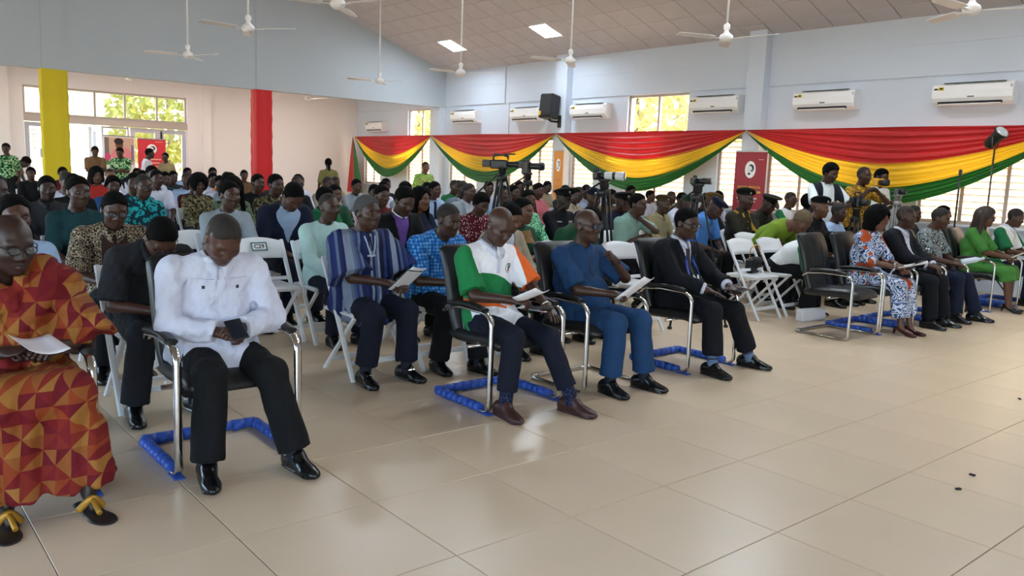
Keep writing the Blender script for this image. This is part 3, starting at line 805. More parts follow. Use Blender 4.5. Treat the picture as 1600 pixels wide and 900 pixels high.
def hair_sdf(P, style):
    x, y, z = P[:,0], np.abs(P[:,1]), P[:,2]
    nz = wrinkle(P, 130, .0016)
    if style in ('short','buzz','receding','grey','high'):
        e = {'short':.008,'buzz':.0035,'receding':.003,'grey':.011,'high':.020}[style]
        sh = {'short':0,'buzz':.004,'receding':.030,'grey':.004,'high':-.002}[style]
        wob = .004*np.sin(y*90+1)+.003*np.sin(x*140)
        line = np.interp(x+sh, (-.12,-.085,-.05,-.018,-.012,.012,.022,.034,.052,.068,.080,.095), (-.075,-.070,-.050,-.035,-.012,-.010,-.004,.030,.050,.066,.080,.14))+wob
        edge = np.clip((z-line)/.030, 0, 1)**.7
        d = head_sdf(P)-(e*(.10+.90*edge)+.0012)+nz*edge
        Q = P.copy(); Q[:,1] = np.abs(Q[:,1])
        d = smax(d, -sd_ell(Q, (-.004,.082,-.008), (.024,.020,.034)), .003)
        return smax(d, line-z, .003)
    face = np.maximum(-.015+.0*x - x+.045, 0)
    if style in ('long','wavy','shoulder'):
        L = {'long':-.30,'wavy':-.24,'shoulder':-.18}[style]
        d = cran(P, .022)+nz*2
        d = smin(d, sd_cap(P, (-.06,0,.0), (-.085,0,L), .082, .06, side=(0,1,0), ks=1.45), .05)
        Q = P.copy(); Q[:,1] = np.abs(Q[:,1])
        d = smin(d, sd_cap(Q, (-.005,.085,.0), (.0,.105,L*.85), .028, .036), .03)
        cut = sd_ell(Q, (.088,0,-.045), (.085,.070,.125))
        return smax(d, -cut, .012)+wrinkle(P*A3((1,1,.12)), 170, .003)
    if style in ('bob','afro'):
        e = .035 if style == 'bob' else .05
        d = cran(P, e)+nz*2
        if style == 'bob': d = smin(d, sd_cap(P, (-.05,0,.0), (-.055,0,-.09), .095, .085, side=(0,1,0), ks=1.15), .04)
        Q = P.copy(); Q[:,1] = np.abs(Q[:,1])
        return smax(d, -sd_ell(Q, (.095,0,-.04), (.085,.066,.125)), .015)
    if style in ('bun','pony','tied'):
        d = cran(P, .010)+nz
        line = np.where(x > -.005, .005+.085*np.clip((x+.005)/.095,0,3)**1.2, .005+.9*(x+.005)); d = smax(d, line-z, .006)
        if style == 'bun': d = smin(d, sd_ell(P, (-.125,0,.035), (.045,.05,.045)), .02)
        if style == 'pony': d = smin(d, sd_cap(P, (-.11,0,.03), (-.15,0,-.18), .032, .02), .02)
        if style == 'tied': d = smin(d, sd_ell(P, (-.115,0,.06), (.03,.035,.035)), .02)
        return d
    raise ValueError(style)
_hm = {}
def hair_mesh(style, h):
    k = (style, h)
    if k not in _hm: _hm[k] = mesh_sdf(lambda P: hair_sdf(P, style), (-.2,-.17,-.40 if style in ('long','wavy','shoulder','pony') else -.2), (.15,.17,.19), h)
    return _hm[k]
def hat_sdf(P, style):
    if style == 'beret':
        Q = P-A3((-.01,0,.092)); Rt = np.array([[cos(.25),0,sin(.25)],[0,cos(.35),0],[0,0,1]])
        q = Q.copy(); q[:,2] += .35*Q[:,1]-.16*Q[:,0]
        d = sd_ell(q, (0,.012,.012), (.128,.115,.040)); d = smin(d, sd_ell(P, (-.012,0,.072), (.102,.082,.022)), .02); return d
    if style == 'cap':
        d = sd_cap(P, (-.012,0,.050), (-.012,0,.095), .098, .104, flat=2, side=(0,1,0), ks=.84)
        q = P.copy(); q[:,2] -= .22*P[:,0]
        return smin(d, sd_ell(q, (0,0,.115), (.138,.125,.030)), .012)
    if style == 'visor':
        q = P.copy(); q[:,2] += .45*(P[:,0]-.08)
        return smax(smax(sd_ell(q, (.055,0,.056), (.105,.092,.012)), .06-P[:,0], .004), -cran(P, .003), .003)
_ht = {}
def hat_mesh(style, h):
    k = (style, h)
    if k not in _ht: _ht[k] = mesh_sdf(lambda P: hat_sdf(P, style), (-.18,-.16,-.02), (.19,.17,.2), h)
    return _ht[k]

# ---- hand (origin at wrist, +x to fingertips, +z back of the hand, +y thumb side), right hand thumb at +y
def hand_sdf(P, pose):
    c = {'rest':(22,28,18), 'grip':(55,70,45), 'flat':(6,8,5), 'fist':(80,95,60), 'pinch':(42,52,30)}[pose]
    d = sd_ell(P, (.052,0,0), (.052,.041,.0145)); d = smin(d, sd_cap(P, (-.035,0,0), (.02,0,0), .026, .026, side=(0,1,0), ks=1.15), .02)
    for i, (y, L, r) in enumerate(((.030,.078,.0088),(.010,.086,.0092),(-.010,.080,.0088),(-.028,.062,.0078))):
        p = np.array([.086-.004*abs(i-1.2), y, 0.]); a = 0; sp = (.07,.02,-.03,-.08)[i]*(1 if pose in ('flat','rest') else .3)
        for seg, fr in ((0,.44),(1,.32),(2,.24)):
            a += radians(c[seg]*(1+.12*i*(pose != 'flat')))
            q = p+L*fr*np.array([cos(a)*cos(sp), sin(sp), -sin(a)])
            d = smin(d, sd_cap(P, p, q, r*(1-.08*seg), r*(.92-.08*seg)), .004); p = q
    th = {'rest':((.07,.062,-.012),(.098,.064,-.022)), 'grip':((.066,.050,-.034),(.092,.036,-.050)), 'flat':((.062,.070,0),(.088,.085,-.002)), 'fist':((.066,.046,-.036),(.086,.022,-.046)), 'pinch':((.070,.052,-.030),(.100,.044,-.042))}[pose]
    d = smin(d, sd_cap(P, (.022,.026,-.006), th[0], .014, .0105), .010); d = smin(d, sd_cap(P, th[0], th[1], .0102, .0085), .004)
    return d
_hd = {}
def hand_mesh(pose, h):
    k = (pose, h)
    if k not in _hd: _hd[k] = mesh_sdf(lambda P: hand_sdf(P, pose), (-.06,-.06,-.11), (.2,.11,.035), h)
    return _hd[k]

# ---- shoe (origin under the ankle on the ground, +x to the toe)
def shoe_sdf(P, kind):
    z = P[:,2]
    if kind == 'heel':
        d = sd_cap(P, (-.02,0,.075), (.10,0,.022), .026, .024, side=(0,1,0), ks=1.1); d = smin(d, sd_ell(P, (.135,0,.018), (.06,.034,.02)), .02)
        d = smin(d, sd_cap(P, (-.045,0,.06), (-.055,0,.0), .018, .007), .015)
        return smax(smax(d, -z, .002), -sd_cap(P, (-.03,0,.12), (.07,0,.075), .036, .024), .006)
    d = sd_cap(P, (-.055,0,.030), (.12,0,.022), .034, .036, side=(0,1,0), ks=1.12)
    d = smin(d, sd_ell(P, (.145,.003,.022), (.075,.042,.030)), .03)
    d = smin(d, sd_cap(P, (-.052,0,.05), (.05,0,.06), .036, .030), .03)
    d = smin(d, sd_cap(P, (-.035,0,.062), (.035,0,.086), .040, .032), .03); d = smin(d, sd_cap(P, (.02,0,.066), (.10,0,.040), .036, .032), .02)
    if kind == 'sandal':
        d = smin(sd_cap(P, (-.06,0,.0), (.13,0,.0), .042, .050, side=(0,0,1), ks=.3), sd_ell(P, (.15,0,.0), (.07,.052,.016)), .02)
        return smax(d, -z, .002)
    sole = sd_cap(P, (-.055,0,.006), (.15,0,.006), .042, .046, side=(0,0,1), ks=.30)
    d = smin(d, sole, .003)
    return smax(d, -z, .002)
_sh = {}
def shoe_mesh(kind, h):
    k = (kind, h)
    if k not in _sh: _sh[k] = mesh_sdf(lambda P: shoe_sdf(P, kind), (-.12,-.07,-.01), (.25,.07,.14), h)
    return _sh[k]

def rotm(ax, a):
    c, s = cos(a), sin(a)
    return np.array({'x':[[1,0,0],[0,c,-s],[0,s,c]], 'y':[[c,0,s],[0,1,0],[-s,0,c]], 'z':[[c,-s,0],[s,c,0],[0,0,1]]}[ax])
def nrm(v): v = np.asarray(v, float); return v/max(np.linalg.norm(v), 1e-9)
def ik(a, c, l1, l2, pole):
    """elbow or knee position between a and c"""
    d = c-a; L = np.linalg.norm(d); mx = (l1+l2)*.998
    if L > mx: c = a+d/L*mx; d = c-a; L = mx
    x = (l1*l1-l2*l2+L*L)/(2*L); hgt = sqrt(max(l1*l1-x*x, 0)); u = d/L; p = np.asarray(pole, float); p = nrm(p-u*(p @ u))
    return a+u*x+p*hgt, c

POSE0 = dict(stand=False, lean=-6, slouch=10, side=0, twist=0, yaw=0, pitch=8, roll=0, rh=(.34,-.10,.62), lh=(.34,.10,.62), rf=(.43,-.13), lf=(.43,.13),
             rpose='rest', lpose='rest', rroll=0, lroll=0, hip=.53, belly=0, girth=1.0, shw=1.0, fem=0, wide=1.0, neck=.0, knee=0, rpole=None, lpole=None, rk=None, lk=None, toe=8)
def skeleton(q):
    J = {}; up = np.array([0,0,1.])
    hip = np.array([0,0,.95 if q['stand'] else q['hip']])
    R1 = rotm('z', radians(q['twist']*.5)) @ rotm('x', radians(q['side'])) @ rotm('y', radians(q['lean']))
    R2 = rotm('z', radians(q['twist'])) @ rotm('x', radians(q['side']*1.3)) @ rotm('y', radians(q['lean']+q['slouch']))
    mid = hip+R1 @ [0,0,.26]; nb = mid+R2 @ [0,0,.255]
    J['hip'], J['mid'], J['nb'], J['R1'], J['R2'] = hip, mid, nb, R1, R2
    sw = .175*q['shw']*(.90 if q['fem'] else 1)
    for s, k in ((-1,'r'),(1,'l')):
        J[k+'sh'] = nb+R2 @ [-.005, s*sw, -.066]
        w = np.array(q[k+'h'], float)
        pole = q[k+'pole'] if q[k+'pole'] is not None else (-.45, s*.75, -.55)
        J[k+'el'], J[k+'wr'] = ik(J[k+'sh'], w, .285, .255, pole)
        J[k+'hp'] = hip+rotm('z', radians(q['twist']*.15)) @ [0, s*.088, -.005]
        f = np.array([q[k+'f'][0], q[k+'f'][1], q[k+'f'][2] if len(q[k+'f']) > 2 else .085])
        J[k+'kn'], J[k+'an'] = ik(J[k+'hp'], f, .44, .43, q[k+'k'] if q[k+'k'] is not None else (1, s*.06, .6))
    RH = rotm('z', radians(q['twist']+q['yaw'])) @ rotm('x', radians(q['roll'])) @ rotm('y', radians(q['pitch']))
    J['RH'] = RH
    Rn = rotm('z', radians(q['twist']+q['yaw']*.4)) @ rotm('y', radians(.55*(q['lean']+q['slouch'])+.45*q['pitch']))
    J['head'] = nb+Rn @ [.026,0,.135+q['neck']]+RH @ [.022,0,.03]
    return J
def torso_d(P, J, q, e, k=.05):
    g = q['girth']; R1, R2 = J['R1'], J['R2']; sy1 = R1 @ [0,1,0]; sy2 = R2 @ [0,1,0]; hip, mid, nb = J['hip'], J['mid'], J['nb']; f = q['fem']
    d = sd_cap(P, hip+[-.01,0,.0], hip+R1 @ [0,0,.10], .115*g+e, .112*g+e, side=sy1, ks=1.38)
    d = smin(d, sd_cap(P, hip+R1 @ [0.005,0,.12], mid, .110*g+e, .112*g+e, side=sy1, ks=1.25), k)
    if q['belly']: d = smin(d, sd_ell(P, hip+R1 @ [.045+.02*q['belly'],0,.15], (.10+.055*q['belly']+e,.145*g+e,.135+e), R1), .06)
    d = smin(d, sd_cap(P, mid, nb+R2 @ [-.008,0,-.10], .112*g+e, .108+e, side=sy2, ks=1.34*q['shw']*(.93 if f else 1)), k)
    if f:
        for s in (-1,1): d = smin(d, sd_ell(P, mid+R2 @ [.085*g, s*.072, .07], (.062+e,.064+e,.065+e), R2), .03)
    for s in 'rl': d = smin(d, sd_cap(P, nb+R2 @ [-.012,0,-.035], J[s+'sh']*.92+nb*.08+R2 @ [0,0,.002], .056+e*.8, .049+e), .03)
    d = smin(d, sd_cap(P, nb+R2 @ [-.01,0,-.04], nb+R2 @ [.008,0,.015], .072+e*.6, .056+e*.6), .05)
    return d
def arm_d(P, J, s, e, upto=2.0, k=.02, loose=0):
    sh, el, wr = J[s+'sh'], J[s+'el'], J[s+'wr']
    if upto <= 1:
        b = sh+(el-sh)*upto; return sd_cap(P, sh, b, .052+e, .046+e+loose, flat=1)
    d = sd_cap(P, sh, el, .052+e, .041+e)
    b = el+(wr-el)*(upto-1); return smin(d, sd_cap(P, el, b, .043+e, .043+e+(.030-.043)*(upto-1)+loose, flat=1 if upto < 2 or e > .004 else 0), k)
def leg_d(P, J, s, e, upto=2.0, g=1.0, loose=0):
    hp, kn, an = J[s+'hp'], J[s+'kn'], J[s+'an']
    d = sd_cap(P, hp, kn, .092*g+e, .060*g+e)
    b = kn+(an-kn)*(upto-1); d2 = sd_cap(P, kn, b, .058*g+e, (.058+(.040-.058)*(upto-1))*g+e+loose, flat=1)
    return smin(d, d2, .025)
def bounds(J, pad=.2):
    pts = np.array([v for k, v in J.items() if isinstance(v, np.ndarray) and v.shape == (3,)]); return pts.min(0)-pad, pts.max(0)+pad
def xf(mesh, R, t, mirror=False, s=1.0):
    V, F = mesh; V = V*s
    if mirror: V = V*[1,-1,1]; F = F[:, ::-1]
    return V @ np.asarray(R).T+np.asarray(t), F
def join(parts):
    V = []; F = []; n = 0
    for v, f in parts: V.append(v); F.append(f+n); n += len(v)
    return np.concatenate(V), np.concatenate(F)
LODH = {0:(.0058,.0050,.016,.0095,.006), 1:(.0085,.0075,.024,.017,.009), 2:(.012,.010,.028,.024,.013)}   # head, hand, body, garment, shoe
def hand_frame(J, s, roll):
    x = nrm(J[s+'wr']-J[s+'el']); up = np.array([0,0,1.]); z = nrm(up-x*(up @ x)) if abs(x @ up) < .95 else nrm(np.array([1.,0,0])-x*x[0])
    y = np.cross(z, x); R = np.stack([x, y, z], 1); return R @ rotm('x', radians(roll))
def body_mesh(q, lod):
    J = skeleton(q); hh, ha, hb, hg, hs = LODH[lod]
    def fn(P):
        d = torso_d(P, J, q, -.012)
        for s in 'rl': d = smin(d, arm_d(P, J, s, -.003), .03); d = smin(d, leg_d(P, J, s, -.010, 2.0, q['girth']**.5), .03)
        nk = J['nb']; d = smin(d, sd_cap(P, nk+J['R2'] @ [-.01,0,-.02], J['head']+J['RH'] @ [-.03,0,-.07], .060, .050), .03)
        for s in 'rl':
            an = J[s+'an']; d = smin(d, sd_cap(P, an, an+[.06,0,-.052], .032, .020), .015)
        return d
    lo, hi = bounds(J, .16); hi = np.minimum(hi, [9,9,J['head'][2]-.02]) if q['pitch'] < 60 else hi
    b = mesh_sdf(fn, lo, hi, hb)
    parts = [b, xf(head_mesh(q['fem'], q['wide'], hh), J['RH'], J['head'])]
    for s in 'rl':
        parts.append(xf(hand_mesh(q[s+'pose'], ha), hand_frame(J, s, (-1 if s == 'l' else 1)*q[s+'roll']), J[s+'wr'], mirror=(s == 'l')))
    return join(parts), J

def biggest(mesh):
    V, F = mesh; lab = np.arange(len(V))
    for _ in range(400):
        m = lab[F].min(1); new = lab.copy(); np.minimum.at(new, F.ravel(), np.repeat(m, 4)); new = new[new]
        if (new == lab).all(): break
        lab = new
    ids, n = np.unique(lab, return_counts=True); keep = lab == ids[n.argmax()]
    mp = np.cumsum(keep)-1; return V[keep], mp[F[keep[F[:,0]]]]
def garment_top(q, J, lod, c):
    """c: sleeve (0..2), e, hem (z below hip along torso), collar, vcut, loose, wr"""
    hg = LODH[lod][3]; e = c.get('e', .012); sl = c.get('sleeve', 2); hem = c.get('hem', -.02); wr = c.get('wr', .004 if lod < 2 else 0)
    R1, R2, hip, nb, mid = J['R1'], J['R2'], J['hip'], J['nb'], J['mid']
    u1 = R1 @ [0,0,1]; u2 = R2 @ [0,0,1]; f2 = R2 @ [1,0,0]; l2 = R2 @ [0,1,0]
    def fn(P):
        d = torso_d(P, J, q, e)
        if hem < -.03:   # skirt of an untucked shirt lies over the lap
            d = smin(d, sd_cap(P, hip+[0,0,.02], hip+[.16 if not q['stand'] else 0,0,-.01 if not q['stand'] else -.14], .125*q['girth']+e, .11*q['girth']+e, side=(0,1,0), ks=1.38), .05)
        d = np.maximum(d, (hip+u1*(hem if hem > -.03 or q['stand'] else -.07)-P) @ u1) if hem > -.03 or q['stand'] else np.maximum(d, (hip[2]-c.get('drop', .085))-P[:,2])
        if hem < -.03 and not q['stand']: d = np.maximum(d, P[:,0]-c.get('front', .22))
        # neck opening
        nk = c.get('nk', .045); cut = sd_cap(P, nb+R2 @ [.012,0,.0], nb+R2 @ [.03,0,.2], nk+.012, nk+.06)
        d = smax(d, -cut, .006); d = np.maximum(d, (P-nb-R2 @ [0,0,c.get('top', .028)]) @ u2)
        if c.get('scoop'): d = smax(d, -sd_ell(P, nb+R2 @ [.09,0,-.03], (.07,.085,.07+c['scoop']), R2), .008)
        if sl > 0:
            for s in 'rl': d = smin(d, arm_d(P, J, s, e+.002, sl, loose=c.get('loose', .004)), .022)
        if c.get('vcut'):
            L = P-nb; a = L @ u2; b = np.abs(L @ l2); fx = L @ f2
            w = c.get('vw', .075)*np.clip((a+c['vcut'])/c['vcut'], -1, 1.3)
            if c.get('open'): w = np.maximum(w, c['open'])
            d = smax(d, -np.maximum(np.maximum(b-w, -fx+.01), 0*fx-.2), .004)
        if wr: d = d+wrinkle(P, 34, wr, c.get('seed', 0))+(wrinkle(P, 85, wr*.7, 5+c.get('seed', 0)) if lod == 0 else 0)
        if c.get('diag'): d = d+c['diag']*np.sin(55*(P[:,2]*.75+P[:,1]*.62)+1.5*np.sin(14*P[:,1]))
        return d
    lo, hi = bounds(J, .20); hi[2] = nb[2]+.14; lo[2] = max(.25 if not q['stand'] else .6, lo[2]); hi = np.maximum(hi, lo+.1)
    if sl > 0: hi[2] = max(hi[2], max(J[s+'wr'][2] for s in 'rl')+.08 if sl > 1.2 else hi[2])
    return mesh_sdf(fn, lo, hi, hg)
def garment_leg(q, J, lod, c):
    hg = LODH[lod][3]; e = c.get('e', .012); upto = c.get('len', 1.95); g = q['girth']**.5; wr = c.get('wr', .003 if lod < 2 else 0); hip = J['hip']; R1 = J['R1']
    def fn(P):
        d = sd_cap(P, hip+[-.01,0,.0], hip+R1 @ [0,0,.09], .116*q['girth']+e, .110*q['girth']+e, side=R1 @ [0,1,0], ks=1.38)
        d = np.maximum(d, (P-hip-R1 @ [0,0,c.get('waist', .07)]) @ (R1 @ [0,0,1]))
        for s in 'rl': d = smin(d, leg_d(P, J, s, e, upto, g, c.get('loose', .022)), .04 if not c.get('skirt') else .10)
        if c.get('skirt'):
            for t in (.35,.7,1.0):
                a = J['rhp']+(J['rkn']-J['rhp'])*t; b = J['lhp']+(J['lkn']-J['lhp'])*t; d = smin(d, sd_cap(P, a, b, c.get('lap', .066), c.get('lap', .066)), .04)
            hz = c['skirt']; a = (J['rkn']+J['lkn'])/2; b = (J['ran']+J['lan'])/2; w = np.linalg.norm(J['rkn']-J['lkn'])/2
            fl = c.get('flare', 1.0)
            d = smin(d, sd_cap(P, a+[-.02,0,-.01], a+(b-a)*hz+[-.02,0,0], .066, .075*fl, flat=1, side=(0,1,0), ks=max(1.0, (w+.066)/.066)), .04)
        if wr: d = d+wrinkle(P, 30, wr, 3+c.get('seed', 0))+(wrinkle(P, 75, wr*.5, 7+c.get('seed', 0)) if lod == 0 else 0)
        if c.get('fold'): d = d+c['fold']*(np.sin(46*P[:,1]+2*np.sin(7*P[:,2])+9*P[:,0])+.5*np.sin(83*P[:,1]+11*P[:,0]))*np.clip((.62-P[:,2])/.3, .15, 1)
        return d
    lo, hi = bounds(J, .2); hi[2] = hip[2]+.25; r = mesh_sdf(fn, lo, hi, hg); return biggest(r) if c.get('fold') else r

SKINS = [mat('skin_%d' % i, c, .42, spec=.45, bump=.05, bscale=160, bdist=.002, vary=.07, vscale=14) for i, c in enumerate(('#41291f','#4c3025','#33211b','#63402f','#7d523c'))]
M_hair = mat('hair_black', '#060505', .85, spec=.12, bump=.8, bscale=260, bdist=.004)
M_hairgrey = mat('hair_grey', '#4a4a4b', .85, spec=.12, bump=.8, bscale=260, bdist=.004)
M_hairbrown = mat('hair_brown', '#2a1610', .5, bump=.6, bscale=200, bdist=.004)
M_eye = mat('eye_white', '#8d8178', .35); M_iris = mat('eye_iris', '#120b08', .15)
M_shoe = mat('shoe_black', '#0f0f10', .22); M_shoebrown = mat('shoe_brown', '#3f2220', .4); M_sock = mat('sock_dark', '#171a2b', .8)
_body = {}
def freeze(q): return tuple(sorted((k, tuple(v) if isinstance(v, (list, tuple)) else v) for k, v in q.items()))
_gm = {}
def gm(key, fn, name):
    if key not in _gm:
        V, F = fn(); _gm[key] = np_mesh(name, V, F) if len(F) else None
        if _gm[key]: _gm[key].materials.append(None)
    return _gm[key]
_eye = None
def eye_meshes():
    global _eye
    if _eye is None:
        a = MB().lathe([(.0125*sin(t*pi/8), -.0125*cos(t*pi/8)) for t in range(9)], n=12).mesh('eye')
        b = MB().lathe([(.0078*sin(t*pi/6), .0098-.0036*cos(t*pi/6)) for t in range(7)], n=10, R=Matrix.Rotation(radians(90),3,'Y')).mesh('iris'); _eye = (a, b)
    return _eye
def person(name, loc, face, label, pose=None, lod=1, skin=0, top=None, bottom=None, hair='short', hairm=None, shoes=('oxford', None), over=None, hat=None, glasses=None, scale=.93, group=None, eyes=True, cat='person', sock=True):
    q = dict(POSE0); q.update(pose or {})
    key = (freeze(q), lod)
    if key not in _body:
        (V, F), J = body_mesh(q, lod); me = np_mesh('body', V, F); me.materials.append(None); _body[key] = (me, J)
    me, J = _body[key]
    t = empty(name, (loc[0], loc[1], loc[2] if len(loc) > 2 else 0), radians(face)); t.scale = (scale,)*3
    tag(t, label, cat, group)
    b = link_mesh('body', me, SKINS[skin], t)
    H = Matrix.Translation(Vector(J['head'])) @ Matrix(J['RH'].tolist()).to_4x4()
    hh = LODH[lod][0]
    def onhead(nm, mesh, m, par=t, pre=Matrix.Identity(4)):
        o = link_mesh(nm, mesh, m, par); o.matrix_local = H @ pre; return o
    if hair: onhead('hair', gm(('hair', hair, lod), lambda: hair_mesh(hair, max(hh*.9, .006)), 'hair'), hairm or (mat('hair_stubble','#1d1613',.8,spec=.15) if hair in ('buzz','receding') else M_hair))
    if eyes and lod < 2:
        ea, ei = eye_meshes()
        for s in (-1,1):
            ey = onhead('eye', ea, M_eye, t, Matrix.Translation((.0765,s*.032*q['wide'],.002)) @ Matrix.Diagonal((1,1.15,.52,1)))
            ir = link_mesh('iris', ei, M_iris, ey, (.0,0,0))
    if hat:
        st, hm = hat[0], hat[1]
        ho = onhead({'beret':'beret','cap':'peaked_cap'}[st], gm(('hat', st, lod), lambda: hat_mesh(st, max(hh, .006)), 'hat'), hm)
        if st == 'cap':
            vz = link_mesh('visor', gm(('visor', lod), lambda: hat_mesh('visor', max(hh*.8, .005)), 'visor'), mat('visor_black','#0c0c0e',.2), ho)
        if lod < 2:
            MB().lathe([(.016,0),(.014,.006),(.004,.009)], n=10, R=Matrix.Rotation(radians(90),3,'Y')).build('badge', mat('badge_silver','#b9b9b4',.3,metal=.8), ho, (.105,.0,.10) if st == 'cap' else (.098,-.04,.09))
    if glasses:
        gl = MB()
        for s in (-1,1):
            gl.tube([(.104,s*.034+.024*cos(a),.004+.018*sin(a)) for a in [i*2*pi/14 for i in range(14)]], .0026, 6, closed=True)
            gl.tube([(.100,s*.058,.010),(.06,s*.080,.012),(-.01,s*.088,.010)], .0024, 6)
        gl.tube([(.105,-.010,.008),(.109,0,.010),(.105,.010,.008)], .0024, 6)
        go = onhead('glasses', gl.mesh('glasses'), glasses[0])
        for s in (-1,1):
            MB().box((.103,s*.034,.004),(.002,.042,.031)).build('lens', glasses[1], go)
    def topmesh(nm, c, m, par):
        k = ('top', key, tuple(sorted(c.items()))); me2 = gm(k, lambda: garment_top(q, J, lod, c), nm)
        return link_mesh(nm, me2, m, par) if me2 else None
    out = dict(root=t, J=J, q=q, H=H, onhead=onhead)
    if top: out['top'] = topmesh(top[0], top[2], top[1], t)
    if over: out['over'] = topmesh(over[0], over[2], over[1], t)
    if bottom:
        k = ('bot', key, tuple(sorted(bottom[2].items()))); me3 = gm(k, lambda: garment_leg(q, J, lod, bottom[2]), bottom[0]); out['bottom'] = link_mesh(bottom[0], me3, bottom[1], t)
    if shoes:
        sm = gm(('shoe', shoes[0], lod), lambda: shoe_mesh(shoes[0], LODH[lod][4]), 'shoe')
        for s in 'rl':
            an = J[s+'an']; o = link_mesh('shoe', sm, shoes[1] or M_shoe, t, (an[0]-.015, an[1], max(0, an[2]-.085)))
            o.rotation_euler = (0, 0, radians(q['toe']*(1 if s == 'l' else -1)))
            if lod < 2 and shoes[0] == 'oxford' and sock:
                kn = J[s+'kn']; MB().tube([an+(kn-an)*.25, an+(kn-an)*.05, an+[.012,0,-.035]], [.045,.042,.044], 10).build('sock', M_sock, t)
            if lod == 0 and shoes[0] == 'oxford':
                lc = MB()
                for k in range(3): lc.tube(smooth_path([(.062+.020*k,-.020,.080-.010*k),(.064+.020*k,0,.091-.010*k),(.062+.020*k,.020,.080-.010*k)],3), .003, 6)
                lc.build('laces', M_black, o)
    return out
# ------------------------------------------------------------------ chairs
def arc(c, r, a0, a1, n, y):   # points of an arc in the x,z plane
    return [(c[0]+r*cos(radians(a0+(a1-a0)*i/n)), y, c[1]+r*sin(radians(a0+(a1-a0)*i/n))) for i in range(n+1)]
def visitor_chair_proto():
    t = empty('visitor_chair')
    for s in (-1, 1):
        y = s*.285; p = [(-.22,y,.016)]+arc((.235,.066),.05,-90,0,5,y)+arc((.205,.57),.08,0,90,6,y)+[(.0,y,.655),(-.17,y*.97,.635),(-.225,y*.93,.60)]
        MB().tube(p, .020, 10, flat=.55, up=(0,1,0)).build('side_frame', M_chrome, t)
        a = [(.215,y,.665),(.12,y,.682),(-.02,y,.680),(-.14,y,.665)]
        MB().tube(smooth_path(a,4), .030, 10, flat=.55, up=(0,1,0)).build('armrest_pad', M_leather, t)
    MB().tube([(-.22,-.285,.016),(-.245,-.265,.016),(-.25,-.2,.016),(-.25,.2,.016),(-.245,.265,.016),(-.22,.285,.016)], .018, 10).build('base_bar', M_chrome, t)
    MB().tube([(.05,-.285,.40),(.05,.285,.40)], .013, 8).build('cross_bar', M_chrome, t)
    # seat cushion and padded back: section swept over the width
    def slab(path, wid, th, nm, puff=.02):
        n = len(path); v = []; f = []; m = 9
        P = [Vector((x,0,z)) for x, z in path]
        for i in range(n):
            tg = (P[min(i+1,n-1)]-P[max(i-1,0)]).normalized(); nr = Vector((-tg.z,0,tg.x)); e = 1-.25*abs(2*i/(n-1)-1)**6
            w = wid*(1-.12*abs(2*i/(n-1)-1)**4)
            ring = [(-w+.03,1),(-w*.5,1),(0,1),(w*.5,1),(w-.03,1),(w,0),(w-.03,-1),(0,-1),(-w+.03,-1),(-w,0)]
            for yy, sd in ring:
                bul = puff*(1-(yy/w)**2) if sd == 1 else 0
                q = P[i]+nr*(sd*th*.5*e+bul*e); v.append((q.x, yy, q.z))
        k = 10
        for i in range(n-1): f += [(i*k+j, i*k+(j+1) % k, (i+1)*k+(j+1) % k, (i+1)*k+j) for j in range(k)]
        f += [tuple(reversed(range(k))), tuple((n-1)*k+j for j in range(k))]
        return MB().add(v, f, True).build(nm, M_leather, t)
    seat = slab(smooth_path2([(-.24,.43),(-.12,.435),(.05,.445),(.18,.45),(.245,.43),(.26,.40)]), .245, .075, 'seat', .018)
    back = slab(smooth_path2([(-.165,.40),(-.20,.50),(-.235,.62),(-.265,.75),(-.30,.88),(-.345,.985),(-.365,1.005)]), .235, .06, 'backrest', .015)
    for yy in (-.11,.11):
        MB().tube(smooth_path([(-.168,yy,.51),(-.205,yy,.63),(-.235,yy,.76),(-.27,yy,.88),(-.315,yy,.98)],3), .0045, 6).build('seam', M_leather, back)
    MB().tube(smooth_path([(-.212,-.11,.70),(-.213,.11,.70)],3), .0045, 6).build('seam', M_leather, back)
    return t
def smooth_path2(p): return [(q.x, q.z) for q in smooth_path([(x,0,z) for x, z in p], 4)]
def tape(chair, full=True):
    """blue masking tape wound round the floor rails"""
    y = .285; m = MB()
    rnd = random.Random(int(chair.location.y*100))
    def wrap(a, b, n):
        for i in range(n):
            u, w = i/n, (i+1.06)/n; A = Vector(a).lerp(Vector(b), u); B = Vector(a).lerp(Vector(b), min(w,1)); r = .029+.004*rnd.random()
            m.tube([A, B], [r, r*.94], 8)
    wrap((-.235,-y,.030), (.20,-y,.030), 8); wrap((-.252,-.29,.030), (-.252,.29,.030), 9); wrap((-.235,y,.030), (.20,y,.030), 8)
    m.box((.25,-y,.006),(.10,.05,.008),.002); m.box((.25,y,.006),(.09,.05,.008),.002)
    o = m.build('tape_wrap', M_tape, chair); o['label'] = 'crinkled blue tape'
vc0 = visitor_chair_proto(); vc0.scale = (1,1,.93); vc_used = False
def visitor_chair(x, y, rz, label, taped=True):
    global vc_used
    o = vc0 if not vc_used else copy_tree(vc0)
    if vc_used:
        for ch in list(o.children):
            if ch.name.startswith('tape_wrap'): bpy.data.objects.remove(ch)
    vc_used = True
    o.location = (x, y, 0); o.rotation_euler = (0,0,radians(rz)); tag(o, label, 'chair', 'black leather visitor chairs of the front row')
    if taped: tape(o)
    return o

